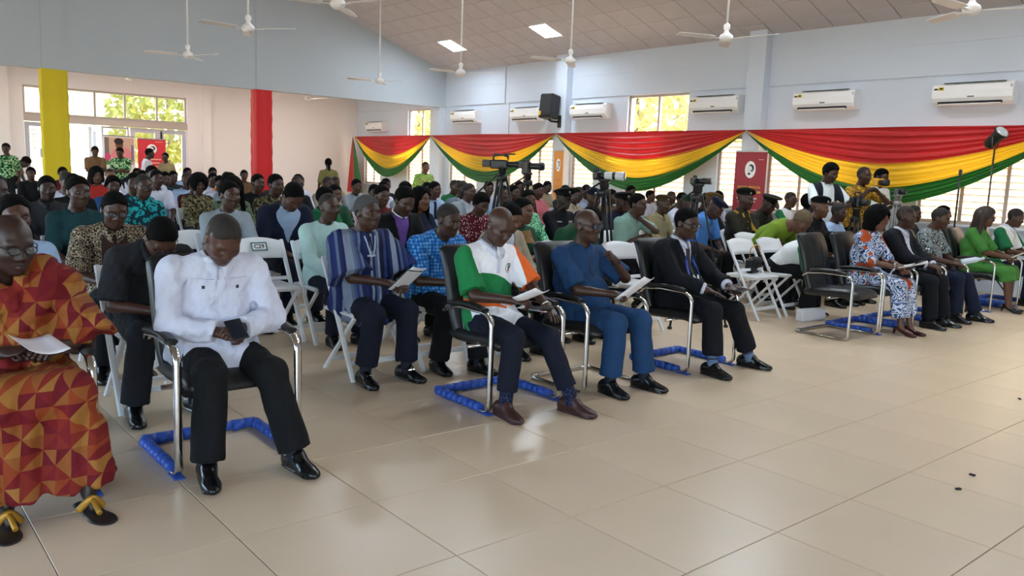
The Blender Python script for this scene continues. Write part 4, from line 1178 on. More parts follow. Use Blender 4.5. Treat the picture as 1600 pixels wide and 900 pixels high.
def folding_parts():
    P = {}
    def bar(a, b, w=.040, th=.020):
        a, b = Vector(a), Vector(b); d = b-a; L = d.length; R = d.to_track_quat('Z', 'Y').to_matrix()
        return (a+b)/2, (th if 0 else .034, w*.55, L), R
    y = .205
    for s in (-1,1):
        m = MB(); c, dm, R = bar((.215,s*y,.0),(-.235,s*y,.80)); m.box(c, dm, .006, R); P.setdefault('front_post', []).append(m)
        m = MB(); c, dm, R = bar((-.26,s*(y-.035),.0),(.16,s*(y-.035),.425)); m.box(c, dm, .006, R); P.setdefault('rear_leg', []).append(m)
    m = MB(); m.box((-.03,0,.442),(.40,.40,.028),.010); m.box((-.03,0,.425),(.34,.34,.02),.004); P['seat'] = [m]
    def fn(u, v):
        yy = (u-.5)*.395; z = .655+.135*v+.028*(1-(2*u-1)**2)*v; x = -.152-(z-.655)*.5625-.030*(1-(2*u-1)**2)
        return x, yy, z
    m = MB(); v = []; nu, nv = 12, 4
    for sgn in (0,1):
        for j in range(nv+1):
            for i in range(nu+1):
                x, yy, z = fn(i/nu, j/nv); v.append((x+(.010 if sgn else -.010), yy, z))
    N = (nu+1)*(nv+1); f = []
    for j in range(nv):
        for i in range(nu):
            a = j*(nu+1)+i; f += [(a,a+1,a+nu+2,a+nu+1), (a+N,a+nu+1+N,a+nu+2+N,a+1+N)]
    for i in range(nu): f += [(i,i+N,i+1+N,i+1), (nv*(nu+1)+i, nv*(nu+1)+i+1, nv*(nu+1)+i+1+N, nv*(nu+1)+i+N)]
    for j in range(nv): a = j*(nu+1); b = a+nu; f += [(a,a+nu+1,a+nu+1+N,a+N), (b,b+N,b+nu+1+N,b+nu+1)]
    m.add(v, f, True); P['back_panel'] = [m]
    P['stretcher'] = [MB().box((.150,0,.115),(.020,.39,.034),.004), MB().box((-.175,0,.085),(.020,.33,.034),.004), MB().box((-.06,0,.50),(.018,.38,.03),.004)]
    return P
_fp = folding_parts(); FMESH = {k: [m.mesh(k) for m in l] for k, l in _fp.items()}
for l in FMESH.values():
    for me in l: me.materials[0] = M_chairwhite
_one = MB()
for l in _fp.values():
    for m in l: _one.add(m.v, m.f)
ONE = _one.mesh('folding_chair'); ONE.materials[0] = M_chairwhite
def folding_chair(x, y, rz, label, detailed=True, group='white folding chairs of the audience'):
    if detailed:
        t = empty('folding_chair', (x,y,0), radians(rz))
        for k, l in FMESH.items():
            for me in l: link_mesh(k, me, None, t)
    else:
        t = link_mesh('folding_chair', ONE, None, None, (x,y,0)); t.rotation_euler = (0,0,radians(rz))
    return tag(t, label, 'chair', group)

visitor_chair(-3.90, 7.40, 0, 'empty black leather visitor chair with bare chrome base by the aisle', taped=False)
for (y, rz, lab) in ((.50,0,'black visitor chair under the man in red and gold robe'),(1.41,0,'black visitor chair with blue taped base under the white shirted man'),(3.19,0,'black visitor chair with blue taped base under the man in polo shirt'),
                (3.98,0,'black visitor chair under the man in blue tunic and sunglasses'),(5.05,0,'black visitor chair with blue taped base under the man in dark suit'),
                (8.02,0,'black visitor chair under the woman in floral dress'),(8.72,0,'black visitor chair under the suited man beside the floral dress'),(9.40,0,'black visitor chair under the man in black and white print shirt'),(10.75,0,'black visitor chair with chrome arm under the woman in green dress'),(11.62,0,'black visitor chair under the man in white and green shirt')):
    visitor_chair(-3.90, y, rz, lab, taped=(y not in (3.98,)))
c29 = folding_chair(-6.20, 2.66, 0, 'empty white folding chair with the C29 seat label on its back')
lb = MB().box((0,0,0),(.012,.135,.078),.002).build('seat_label', M_paper, c29, (-.199,0,.745), (0,radians(-29),0))
M_teal = mat('label_teal', '#1c6f73', .5)
brd = MB()
for a, b, w, h in ((0,.033,.135,.010),(0,-.033,.135,.010),(.0625,0,.010,.078),(-.0625,0,.010,.078)): brd.box((.0075,a,b),(.003,w,h))
brd.build('label_border', M_teal, lb)
text_mesh('C29', .052, lb, mat('label_ink','#16242a',.5), (.0072,0,0), (radians(90),0,radians(90)), 'label_lettering', bold=.001)
folding_chair(-7.05, 2.42, 0, 'white folding chair behind the C29 chair, beside the camouflage dress')
folding_chair(-4.88, 7.48, 0, 'white folding chair by the aisle carrying the black handbag')
folding_chair(-4.88, 8.02, 0, 'white folding chair under the bending woman in white and green polo')
folding_chair(-5.02, 5.72, 0, 'empty white folding chair tucked behind the camera tripod with white lens')
# ------------------------------------------------------------------ helpers for dressed figures
from mathutils.bvhtree import BVHTree
def bvh(o): me = o.data; return BVHTree.FromPolygons([v.co for v in me.vertices], [p.vertices for p in me.polygons])
def patch(tree, c, d, w, h, m, name, parent, up=(0,0,1), nu=5, nv=5, off=.004, shape=None):
    """a thin piece of cloth, paper or metal laid on the surface hit from point c along direction d"""
    c = Vector(c); d = Vector(d).normalized(); u = Vector(up); u = (u-d*u.dot(d)).normalized(); r = d.cross(u)
    V = []; ok = True
    for j in range(nv+1):
        for i in range(nu+1):
            a, b = i/nu-.5, j/nv-.5
            if shape: a, b = shape(a, b)
            o = c+r*(a*w)+u*(b*h); hit = tree.ray_cast(o, d)
            V.append((hit[0] if hit[0] is not None else o+d*.2, hit[1] if hit[1] is not None else -d))
    n = len(V); mb = MB(); k = nu+1
    top = [p-d*off for p, q in V]; bot = [p+d*.002 for p, q in V]
    f = []
    for j in range(nv):
        for i in range(nu): a = j*k+i; f += [(a,a+1,a+k+1,a+k)]
    for i in range(nu): f += [(i,i+n,i+1+n,i+1), (nv*k+i,nv*k+i+1,nv*k+i+1+n,nv*k+i+n)]
    for j in range(nv): a = j*k; b = a+nu; f += [(a,a+k,a+k+n,a+n), (b,b+n,b+k+n,b+k)]
    return mb.add(top+bot, f, False).build(name, m, parent)
def collar(P, m, spread=.05, h=.036, parent=None, name='collar', r0=.060, r1=.084, tip=.045):
    J = P['J']; nb = J['nb']; R = J['R2']; v = []; n = 26
    for i in range(n+1):
        t = i/n*2-1; a = pi-abs(t)*(pi-.16)
        s = 1 if t > 0 else -1; ca, sa = cos(a), sin(a)*s
        fr = max(0, ca); zt = .050-.034*fr-.012; zl = zt-h-tip*fr**4
        for rr, z in ((r0, zt-.012),(r0+.006, zt+.003),(r1, zl),(r1-.008, zl-.002)):
            v.append(tuple(nb+R @ np.array([rr*ca*1.05+.012+(.020*fr if z == zl else .008*fr), rr*sa, z+.012])))
    f = [(i*4+j, i*4+j+1, (i+1)*4+j+1, (i+1)*4+j) for i in range(n) for j in range(3)]+[(i*4+3, i*4, (i+1)*4, (i+1)*4+3) for i in range(n)]+[(3,2,1,0),(n*4,n*4+1,n*4+2,n*4+3)]
    return MB().add(v, f, True).build(name, m, parent or P.get('top') or P['root'])
def ring_path(tree, c, axis, r, n=20):
    axis = Vector(axis).normalized(); a = axis.orthogonal().normalized(); b = axis.cross(a); out = []
    for i in range(n):
        d = a*cos(2*pi*i/n)+b*sin(2*pi*i/n); h = tree.ray_cast(Vector(c)+d*r, -d); out.append((h[0] if h[0] else Vector(c)+d*.04)+d*.002)
    return out
def world(P, p):   # local point of a figure to world
    r = P['root']; a = r.rotation_euler.z; s = r.scale[0]
    return (r.location.x+s*(p[0]*cos(a)-p[1]*sin(a)), r.location.y+s*(p[0]*sin(a)+p[1]*cos(a)), r.location.z+s*p[2])
def sheet(c, w, h, yaw, pitch, roll, label, m=M_paper, name='paper_sheet', bend=.02, cat='paper', group='papers held by the audience'):
    mb = MB(); n = 6; v = []
    for sg in (0,1):
        for j in range(n+1):
            for i in range(n+1):
                a, b = i/n-.5, j/n-.5; v.append((b*h, a*w, bend*(a*a*4-.5)+bend*.6*b+sg*.0012))
    N = (n+1)**2; f = []
    for j in range(n):
        for i in range(n): a = j*(n+1)+i; f += [(a,a+n+1,a+n+2,a+1), (a+N,a+1+N,a+n+2+N,a+n+1+N)]
    for i in range(n): f += [(i,i+1,i+1+N,i+N), (n*(n+1)+i,n*(n+1)+i+N,n*(n+1)+i+1+N,n*(n+1)+i+1)]
    for j in range(n): a = j*(n+1); b = a+n; f += [(a,a+N,a+n+1+N,a+n+1), (b,b+n+1,b+n+1+N,b+N)]
    o = mb.add(v, f, True).build(name, m); o.location = c; o.rotation_euler = (radians(roll), radians(pitch), radians(yaw)); return tag(o, label, cat, group)

M_gframe = mat('glasses_black', '#101012', .3); M_lens = mat('lens_clear', '#7d8086', .08, spec=.8); M_lensdark = mat('lens_mirror', '#5a5f6c', .05, metal=.6)
M_lens.node_tree.nodes['Principled BSDF'].inputs['Alpha'].default_value = .25
mat('hair_stubble','#1d1613',.8)
C_blk = cloth('black', '#0f1013'); C_blk2 = cloth('charcoal', '#2a2c31'); C_navy = cloth('navy', '#171d33'); C_navytr = cloth('navy_trouser', '#141827'); C_white = cloth('white', '#cbcee0', .8)
C_lblue = cloth('light_blue', '#9db6d6'); C_grey = cloth('grey', '#8f9aa3'); C_mint = cloth('mint', '#b4d3cf'); C_teal = cloth('dark_teal', '#173a40'); C_green = cloth('dark_green', '#1f4a33')
C_dgreen = cloth('police', '#15171c'); C_olive = cloth('olive_uniform', '#2b2a20'); C_ublue = cloth('uniform_blue', '#4f86cf'); C_tan = cloth('tan_brown', '#6b5038'); C_beige = cloth('beige', '#a79c88')
C_orange = cloth('orange', '#d8761f'); C_maroon = cloth('maroon', '#5c1a22'); C_red = cloth('red', '#a32a22'); C_lime = cloth('lime', '#728c2b'); C_pink = cloth('pink', '#c76f78'); C_khaki = cloth('khaki', '#8f8463')
C_purple = cloth('purple', '#6b4a98'); C_denim = cloth('denim_blue', '#2d5288'); C_kelly = cloth('kelly_green', '#1f6b41'); C_leaf = cloth('leaf_green', '#437f38', .8)
PR_kente = print_mat('kente', 'kente', ('#6e1620','#84281e','#94401f','#7a1c20','#96582a','#a36e34'), 1.6)
PR_smock = print_mat('smock', 'stripes', ('#1a2350','#22306a','#4a5a7c','#151a38','#5f6d88','#1e2858','#7f8ba2','#181f44','#2c3a70'), 1.05)
PR_check = print_mat('bluecheck', 'check', ('#1e5fae','#2f7fcb','#7fb9e4'), 2.2)
PR_batik = print_mat('brownbatik', 'batik', ('#2a1a14','#b8a98e'), 1.9)
PR_teal = print_mat('tealprint', 'batik', ('#0c5a63','#1fa2a8','#0b2f3a'), .8)
PR_camo = print_mat('greencamo', 'camo', ('#20302a','#3e5238','#7d8a6a','#2c231d','#58705a'), 1.2)
PR_camo2 = print_mat('browncamo', 'camo', ('#2b2519','#5a4c33','#8a8560','#1f2a1c'), 1.2)
PR_flora = print_mat('floral', 'floral', ('#cdd6ea','#1a2338','#b04c22','#4a6fb0'), .55)
PR_bw = print_mat('bwprint', 'batik', ('#dfe3e2','#2b3236','#7f8a8c'), 1.1)
PR_fleck = print_mat('maroonfleck', 'flecks', ('#5a1526','#e9d9d6'), 1.0)
PR_green = print_mat('greenprint', 'batik', ('#0f6a4a','#9fd2ae','#1a8a5e'), 1.0)
PR_green2 = print_mat('greenprint2', 'camo', ('#123a24','#3f8a4e','#b9cfa8','#1a5a36'), 1.0)
PR_polo = print_mat('polo', 'polo', ('#eeeef6','#e0662a','#1d7a45','#e9e9f0'))
PR_polo2 = print_mat('polo_green', 'twotone', ('#e9ecec','#1d6a43'))
PR_vest = print_mat('vest', 'vest', ('#dfe6ea','#20232c'))
PR_yb = print_mat('yellowblack', 'batik', ('#191410','#c79a2b','#7d5a1c'), .9)
PR_lime = print_mat('limeprint', 'camo', ('#7fae4c','#a8c86e','#5d8a3c','#d0b070'), 1.0)
def shirt(m, sleeve=.8, **k): return ('shirt', m, dict(sleeve=sleeve, **k))
def trousers(m=None, **k): return ('trousers', m or C_blk, dict(**k))

# ---------- front row
# elder in a draped robe
P = person('person', (-3.93,.52), 2, 'elderly man in a red and gold draped robe holding a white paper', dict(lean=-2, slouch=18, pitch=14, yaw=16, hip=.47, shw=1.18, girth=1.16, belly=1, wide=1.04, rh=(.26,-.06,.68), lh=(.33,.12,.69), rpose='grip', lpose='grip', rf=(.45,-.10), lf=(.48,.20), lroll=20, rroll=20),
           lod=0, skin=2, scale=.95, hair=None, glasses=(M_gframe, M_lens), top=('robe', PR_kente, dict(sleeve=.98, e=.046, hem=-.05, drop=.12, front=.33, wr=.008, loose=.045, diag=.015, nk=.060, top=.03)),
           bottom=('robe_skirt', PR_kente, dict(len=1.9, e=.035, skirt=.93, flare=1.5, lap=.11, fold=.009, wr=.004)), shoes=('sandal', mat('sandal_sole','#1b120e',.5)))
J = P['J']
for s in 'rl':
    an = J[s+'an']; b = MB(); b.tube(smooth_path([(an[0]+.03,an[1]-.05,.02),(an[0]+.055,an[1],.075),(an[0]+.03,an[1]+.05,.02)],5), .016, 8, flat=.6); b.tube(smooth_path([(an[0]+.055,an[1],.07),(an[0]+.13,an[1]+.008,.03)],4), .011, 8)
    b.build('sandal_strap', mat('sandal_gold','#b8872c',.4,metal=.3), P['root'])
# cloth roll thrown over the left shoulder
c = MB(); nb = J['nb']; R2 = J['R2']
pth = [nb+R2 @ np.array(p) for p in ((-.13,.15,-.20),(-.10,.15,-.05),(-.02,.145,.035),(.07,.12,-.02),(.125,.06,-.12),(.155,-.03,-.22),(.15,-.12,-.30))]
c.tube(smooth_path(pth,6), [.05]*7+[.055]*30, 14, flat=1.35); rw = c.build('robe_roll', PR_kente, P['root'])
sheet(world(P, (.42,.05,.735)), .15, .21, 10, 10, -6, 'white paper sheet in the hands of the robed elder')

# man in white shirt looking at his phone
P = person('person', (-3.97,1.41), -4, 'man in a white long sleeved shirt bent over a phone', dict(lean=0, slouch=16, pitch=44, yaw=4, shw=1.20, girth=1.16, belly=.8, wide=1.06, rh=(.285,-.045,.685), lh=(.295,.055,.70), rpose='pinch', lpose='grip', rroll=35, lroll=35, rf=(.50,-.17), lf=(.55,.25), rpole=(-.3,-.9,-.35), lpole=(-.3,.9,-.35)),
           lod=0, skin=1, hair='buzz', eyes=False, top=shirt(C_white, 1.93, e=.019, hem=-.05, front=.30, wr=.008, loose=.008), bottom=trousers(e=.016, wr=.004))
collar(P, C_white, tip=.05, r1=.094)
T = bvh(P['top']); J = P['J']; R2 = J['R2']
for s in (-1,1):
    o = J['mid']+R2 @ [.40, s*.085, .125]; d = -(R2 @ [1,0,0])
    pk = patch(T, o, d, .105, .115, C_white, 'pocket', P['top'], up=R2 @ [0,0,1], off=.004)
    fl = patch(T, J['mid']+R2 @ [.40, s*.085, .165], d, .110, .045, C_white, 'pocket_flap', P['top'], up=R2 @ [0,0,1], off=.010, shape=lambda a, b: (a, b-.35*max(0, .5-abs(a)*2)*(1 if b < 0 else 0)))
    patch(T, J['mid']+R2 @ [.40, s*.085, .145], d, .014, .014, M_dark, 'button', P['top'], nu=2, nv=2, off=.014)
patch(T, J['mid']+R2 @ [.40, .0, .06], -(R2 @ [1,0,0]), .035, .36, C_white, 'placket', P['top'], up=R2 @ [0,0,1], nv=12, off=.005)
ph = empty('smartphone', world(P, (.385,.008,.715))); ph.rotation_euler = (radians(10), radians(24), radians(-4)); tag(ph, 'dark smartphone held in both hands by the white shirted man', 'phone')
MB().box((0,0,0),(.155,.076,.009),.003).build('case', M_black, ph); MB().box((0,0,.005),(.145,.068,.0015)).build('screen', mat('phone_screen','#20242e',.1), ph)

# man in the polo shirt reading a paper
P = person('person', (-3.95,3.15), 0, 'man in a white polo with green and orange sleeves reading', dict(lean=-12, slouch=18, pitch=32, yaw=0, shw=1.10, girth=.97, wide=1.0, rh=(.30,-.05,.72), lh=(.36,.20,.665), rpose='pinch', lpose='flat', rroll=25, lroll=6, rf=(.44,-.20), lf=(.60,.23), neck=.012),
           lod=0, skin=0, sock=False, hair=None, eyes=False, top=shirt(PR_polo, .88, e=.018, hem=-.05, front=.22, loose=.022, wr=.005), bottom=trousers(C_navytr, e=.012, len=1.80, loose=.012), shoes=('oxford', M_shoebrown))
collar(P, C_white, tip=.05, r1=.090)
T = bvh(P['top']); J = P['J']; R2 = J['R2']; d = -(R2 @ [1,0,0])
lg = patch(T, J['mid']+R2 @ [.4,.092,.125], d, .074, .082, mat('crest_white','#f2f2f4',.6), 'crest', P['top'], shape=lambda a, b: (a*sqrt(max(0,1-2*b*b)), b*sqrt(max(0,1-2*a*a))), off=.005)
for a, b, w, h, cc in ((0,.0,.062,.068,'#2b3a4a'),(.0,.0,.052,.058,'#e8eaee'),(.004,.006,.026,.030,'#39424c'),(0,-.012,.024,.022,'#c0392b'),(0,.026,.034,.007,'#1d7a45')):
    patch(T, J['mid']+R2 @ [.4,.092+a,.125+b], d, w, h, mat('crest'+cc, cc, .6), 'crest_mark', P['top'], shape=lambda a, b: (a*sqrt(max(0,1-2*b*b)), b*sqrt(max(0,1-2*a*a))), off=.0055+.0012*(5-len(cc))*0+(.062-w)*.03)
for i, (yy, zz) in enumerate(((-.10,-.035),(-.05,-.055),(.0,-.075),(.04,-.06))):
    patch(T, J['mid']+R2 @ [.4,yy,zz-.02], d, .060, .018, C_white, 'printed_finger', P['top'], up=R2 @ [0,.5,1], off=.004, shape=lambda a, b: (a, b*sqrt(max(0,1-3.6*a*a))))
patch(T, J['mid']+R2 @ [.4,.0,.155], d, .03, .12, C_white, 'placket', P['top'], up=R2 @ [0,0,1], nv=6, off=.005)
tree = bvh(P['root'].children[0])
for s, m in (('l', M_chrome),):
    w = J[s+'wr']; e = J[s+'el']; ax = nrm(w-e); MB().tube(ring_path(tree, Vector(w-ax*.02), ax, .07, 18), .006, 8, closed=True).build('wristwatch', m, P['root'])
for s in 'rl':
    an, kn = J[s+'an'], J[s+'kn']; MB().tube([an+(kn-an)*.30, an+(kn-an)*.05, an+[.01,0,-.03]], [.047,.044,.046], 12).build('sock', print_mat('sock_dots','flecks',('#161a30','#5a6fa8'),3.0), P['root'])
sheet(world(P, (.42,.0,.765)), .14, .18, 15, -22, -10, 'white paper sheet read by the man in polo shirt')
nb_ = sheet(world(P, (.33,.10,.655)), .13, .19, 30, 4, 0, 'folded white leaflet lying on the polo wearer\'s lap', bend=.006, name='leaflet')
pc = empty('phone_case', world(P, (.37,.13,.668)), radians(60)); tag(pc, 'black phone lying under the hand of the man in polo', 'phone'); MB().box((0,0,0),(.14,.07,.009),.003).build('case', M_black, pc); MB().box((0,0,.005),(.13,.062,.001)).build('screen', M_dark, pc)
pen = MB().tube([(0,0,0),(.13,0,0)], .004, 8).build('pen', M_black); pen.location = world(P, (.31,-.02,.73)); pen.rotation_euler = (0, radians(-38), radians(-30)); tag(pen, 'slim black pen in the hand of the man in polo', 'pen')

# man in blue tunic with sunglasses
M_bluet = cloth('tunic_blue', '#1f3f66')
P = person('person', (-3.95,3.98), 2, 'man in a dark blue tunic suit and mirrored sunglasses', dict(lean=-16, slouch=20, pitch=2, yaw=4, hip=.50, shw=1.10, girth=1.12, belly=1.0, wide=1.04, rh=(.31,-.03,.70), lh=(.20,.10,.925), rpose='grip', lpose='fist', rroll=10, lroll=60, rf=(.42,-.13), lf=(.46,.20), lpole=(-.2,.8,-.6)),
           lod=0, skin=0, hair=None, glasses=(M_gframe, M_lensdark), eyes=False, top=('tunic', M_bluet, dict(sleeve=.92, e=.018, hem=-.05, front=.20, loose=.022, wr=.005, nk=.04)), bottom=trousers(M_bluet, e=.016, len=1.88))
T = bvh(P['top']); J = P['J']; R2 = J['R2']
patch(T, J['mid']+R2 @ [.4,0,.14], -(R2 @ [1,0,0]), .026, .14, mat('cloth_placket','#18324f',.8), 'placket', P['top'], up=R2 @ [0,0,1], nv=6, off=.004)
tree = bvh(P['root'].children[0]); w, e = J['lwr'], J['lel']; ax = nrm(w-e); MB().tube(ring_path(tree, Vector(w-ax*.03), ax, .07, 18), .008, 8, closed=True).build('wristwatch', M_black, P['root'])
sheet(world(P, (.43,.08,.745)), .19, .25, 25, -38, -8, 'large white paper sheet on the lap of the man in sunglasses')

# man in dark suit with badge
P = person('person', (-3.97,5.05), 2, 'man in a black suit and glasses wearing a blue lanyard badge', dict(lean=-11, slouch=14, pitch=12, yaw=2, hip=.51, shw=1.10, girth=1.10, belly=.6, wide=1.05, rh=(.34,-.10,.665), lh=(.35,.20,.675), rpose='flat', lpose='flat', rf=(.50,-.17), lf=(.50,.36), rroll=-8, lroll=-8),
           lod=0, skin=0, sock=False, hair='short', glasses=(M_gframe, M_lens), top=('shirt', C_white, dict(sleeve=1.97, e=.012, hem=.0, wr=.002)), over=('suit_jacket', cloth('suit_black','#0f1118'), dict(sleeve=1.86, e=.026, hem=-.05, front=.17, vcut=.30, vw=.070, wr=.005, open=.0)), bottom=trousers(cloth('suit_black','#0f1118'), e=.016, len=1.82))
collar(P, C_white, tip=.03)
T = bvh(P['top']); J = P['J']; R2 = J['R2']; d = -(R2 @ [1,0,0]); nb = J['nb']
patch(T, nb+R2 @ [.4,0,-.13], d, .048, .26, mat('tie_dark','#14151c',.6), 'necktie', P['top'], up=R2 @ [0,0,1], nv=8, off=.006)
TJ = bvh(P['over']); JR = P['over']; M_lany = mat('lanyard_blue','#2d4fb0',.5)
for s in (-1,1): patch(TJ, nb+R2 @ [.4,s*.042,-.11], d, .016, .28, M_lany, 'lanyard', P['root'], up=R2 @ [0,-s*.22,1], nv=10, nu=2, off=.010)
bd = patch(TJ, nb+R2 @ [.4,0,-.30], d, .072, .098, mat('badge_card','#d9e6ea',.3), 'name_badge', P['root'], up=R2 @ [0,0,1], nu=3, nv=3, off=.012)
patch(TJ, nb+R2 @ [.4,0,-.312], d, .036, .044, mat('badge_green','#4f9a58',.5), 'badge_photo', P['root'], nu=2, nv=2, off=.0138)
patch(TJ, nb+R2 @ [.4,.105,-.12], d, .032, .034, M_paper, 'lapel_pin', P['over'], nu=3, nv=3, off=.006, shape=lambda a, b: (a*sqrt(max(0,1-2*b*b)), b*sqrt(max(0,1-2*a*a))))
for s in (-1,1): patch(TJ, nb+R2 @ [.4,s*.088,-.13], d, .030, .24, cloth('suit_lapel','#101219'), 'lapel', P['over'], up=R2 @ [0,s*.28,1], nv=8, nu=2, off=.007)
for s in 'rl':
    an, kn = J[s+'an'], J[s+'kn']; MB().tube([an+(kn-an)*.28, an+(kn-an)*.05, an+[.01,0,-.03]], [.047,.044,.046], 12).build('sock', mat('sock_greyblue','#5e7391',.8), P['root'])
    st = MB()
    for q in (.12,.19,.26): p = an+(kn-an)*q; st.tube([p-(kn-an)*.012, p+(kn-an)*.012], [.0475,.0485], 12)
    st.build('sock_stripe', mat('sock_navy','#27304a',.8), P['root'])
tb = empty('tablet', world(P, (.42,.22,.655)), radians(10)); tag(tb, 'black tablet under the hand of the suited man with badge', 'tablet'); MB().box((0,0,0),(.13,.20,.010),.003).build('case', M_black, tb); MB().box((0,0,.0055),(.115,.185,.001)).build('screen', mat('tablet_screen','#3a3540',.1), tb)

# beyond the empty chair
P = person('person', (-3.97,8.02), 0, 'woman in a blue and orange floral dress holding a paper', dict(fem=1, lean=-4, slouch=12, pitch=10, yaw=2, girth=1.02, rh=(.36,-.04,.70), lh=(.37,.08,.69), rpose='grip', lpose='grip', rf=(.50,-.10), lf=(.52,.06), toe=2), lod=1, skin=3, hair='bob', glasses=(mat('glasses_red','#8c2a35',.4), M_lens),
           top=('blouse', PR_flora, dict(sleeve=1.05, e=.016, hem=-.05, front=.24, loose=.02, scoop=.0)), bottom=('skirt', PR_flora, dict(skirt=.78, e=.018, len=1.7, flare=1.0, wr=.004)), shoes=('heel', mat('shoe_red','#3a1014',.2)))
tree = bvh(P['root'].children[0]); J = P['J']; w, e = J['rwr'], J['rel']; ax = nrm(w-e); MB().tube(ring_path(tree, Vector(w-ax*.02), ax, .07, 18), .006, 8, closed=True).build('bracelet', M_paper, P['root'])
sheet(world(P, (.50,.03,.735)), .19, .25, 20, -14, 0, 'white paper sheet held by the woman in floral dress')
pd = sheet(world(P, (.42,.14,.70)), .22, .28, 10, -35, 0, 'dark folder on the lap of the woman in floral dress', m=mat('folder_dark','#1d1c22',.5), name='folder', bend=.004, cat='folder', group='folders')
P = person('person', (-3.97,8.74), 0, 'heavy man in a black suit beside the floral dress', dict(lean=-8, slouch=12, pitch=4, yaw=4, shw=1.10, girth=1.2, belly=1, wide=1.08, rh=(.36,-.06,.69), lh=(.36,.10,.68), rf=(.48,-.14), lf=(.50,.16), rpose='rest'), lod=1, skin=0, hair='buzz', top=shirt(C_white, 1.97, e=.012, hem=0), over=('suit_jacket', cloth('suit_black','#0f1118'), dict(sleeve=1.87, e=.026, hem=-.05, front=.18, vcut=.34, vw=.075)), bottom=trousers(cloth('suit_black','#0f1118'), e=.016))
collar(P, C_white, tip=.05)
P = person('person', (-3.97,9.40), 0, 'man in a black and white print shirt with navy trousers', dict(lean=-2, slouch=14, pitch=12, yaw=2, shw=1.10, girth=1.05, belly=.5, rh=(.36,-.08,.68), lh=(.34,.06,.69), rf=(.46,-.12), lf=(.56,.22), rpose='grip'), lod=1, skin=1, hair='buzz', top=shirt(PR_bw, .85, e=.016, hem=-.05, front=.2, loose=.02), bottom=trousers(C_navy, e=.014))
bt = MB().lathe([(.03,0),(.032,.02),(.031,.15),(.012,.19),(.012,.21),(.015,.212),(.015,.23)], n=14).build('water_bottle', mat('bottle_clear','#c8d6e2',.1)); bt.location = world(P, (.40,.02,.695)); bt.rotation_euler = (0,radians(75),radians(30)); tag(bt, 'small clear water bottle lying on the print shirted man\'s lap', 'bottle')
P = person('person', (-3.97,10.75), 2, 'woman with long brown hair in a green dress', dict(fem=1, lean=-4, slouch=12, pitch=10, yaw=6, girth=1.12, rh=(.38,-.02,.70), lh=(.38,.08,.70), rpose='pinch', lpose='grip', rf=(.50,-.08), lf=(.46,.10)), lod=1, skin=3, hair='wavy', hairm=M_hairbrown, glasses=(M_gframe, M_lens), top=('dress_top', C_leaf, dict(sleeve=1.0, e=.014, hem=-.04, front=.2, loose=.008)), bottom=('dress_skirt', C_leaf, dict(skirt=.25, e=.016, len=1.25, flare=1.0)), shoes=('heel', M_shoe))
bl = empty('black_bag', (-3.83,10.22,0)); tag(bl, 'black shoulder bag on the floor by the green dress', 'bag'); MB().box((0,0,.13),(.14,.26,.26),.05).build('body', M_leather, bl); MB().tube(smooth_path([(0,-.1,.25),(0,-.08,.36),(0,.08,.36),(0,.1,.25)],5), .009, 8).build('strap', M_leather, bl)
ph = empty('smartphone', world(P, (.50,.04,.73))); ph.rotation_euler = (0,radians(-30),0); tag(ph, 'pale phone held by the woman in green dress', 'phone'); MB().box((0,0,0),(.15,.075,.009),.003).build('case', M_white, ph); MB().box((0,0,.005),(.14,.066,.001)).build('screen', M_dark, ph)
P = person('person', (-3.97,11.62), 0, 'man in a white and green shirt at the end of the row', dict(lean=-2, slouch=14, pitch=18, yaw=4, shw=1.10, girth=1.05, rh=(.36,-.06,.70), lh=(.36,.08,.70), rpose='pinch'), lod=1, skin=1, hair='buzz', top=shirt(PR_polo2, .88, e=.016, hem=-.05, front=.2, loose=.02), bottom=trousers(C_navy))
collar(P, C_white)
sheet(world(P, (.46,.03,.72)), .19, .25, 10, -8, 0, 'white paper sheet held by the man in white and green shirt')

# ---------- second row, nearest
P = person('person', (-4.97,2.80), 2, 'grey haired man in a blue striped smock holding booklets', dict(lean=-4, slouch=12, pitch=2, yaw=6, shw=1.10, girth=1.08, belly=.4, rh=(.34,.0,.715), lh=(.36,.14,.70), rpose='grip', lpose='grip', rroll=15, lroll=15, rf=(.40,-.20), lf=(.42,.14)), lod=0, skin=0, hair='grey', hairm=M_hairgrey,
           top=('smock', PR_smock, dict(sleeve=.98, e=.040, hem=-.05, front=.24, drop=.22, loose=.075, wr=.008, nk=.05)), bottom=trousers(C_navytr, e=.016, len=1.86))
T = bvh(P['top']); J = P['J']; R2 = J['R2']; d = -(R2 @ [1,0,0]); M_emb = mat('embroidery','#9fb2cc',.7)
for s in (-1,1): patch(T, J['nb']+R2 @ [.4,s*.028,-.06], d, .010, .14, M_emb, 'embroidered_edge', P['top'], up=R2 @ [0,s*.25,1], nv=6, nu=2, off=.004)
patch(T, J['nb']+R2 @ [.4,0,-.13], d, .07, .012, M_emb, 'embroidered_edge', P['top'], off=.004)
patch(T, J['nb']+R2 @ [.4,0,-.045], d, .012, .10, C_navy, 'neck_slit', P['top'], up=R2 @ [0,0,1], nu=2, off=.003)
for s in 'rl':
    an = J[s+'an']; MB().box((an[0]+.062,an[1],.083),(.014,.05,.006),.002).build('shoe_buckle', M_chrome, P['root'])
bk = empty('booklet', world(P, (.455,.09,.742))); bk.rotation_euler = (radians(-10),radians(-42),radians(22)); tag(bk, 'black booklet held by the man in striped smock', 'booklet')
MB().box((0,0,0),(.21,.15,.010),.002).build('cover', M_black, bk); MB().box((0,0,-.004),(.205,.145,.006)).build('pages', M_paper, bk); MB().box((.07,0,.0055),(.05,.12,.001)).build('title_band', mat('title_teal','#53c0c8',.5), bk)
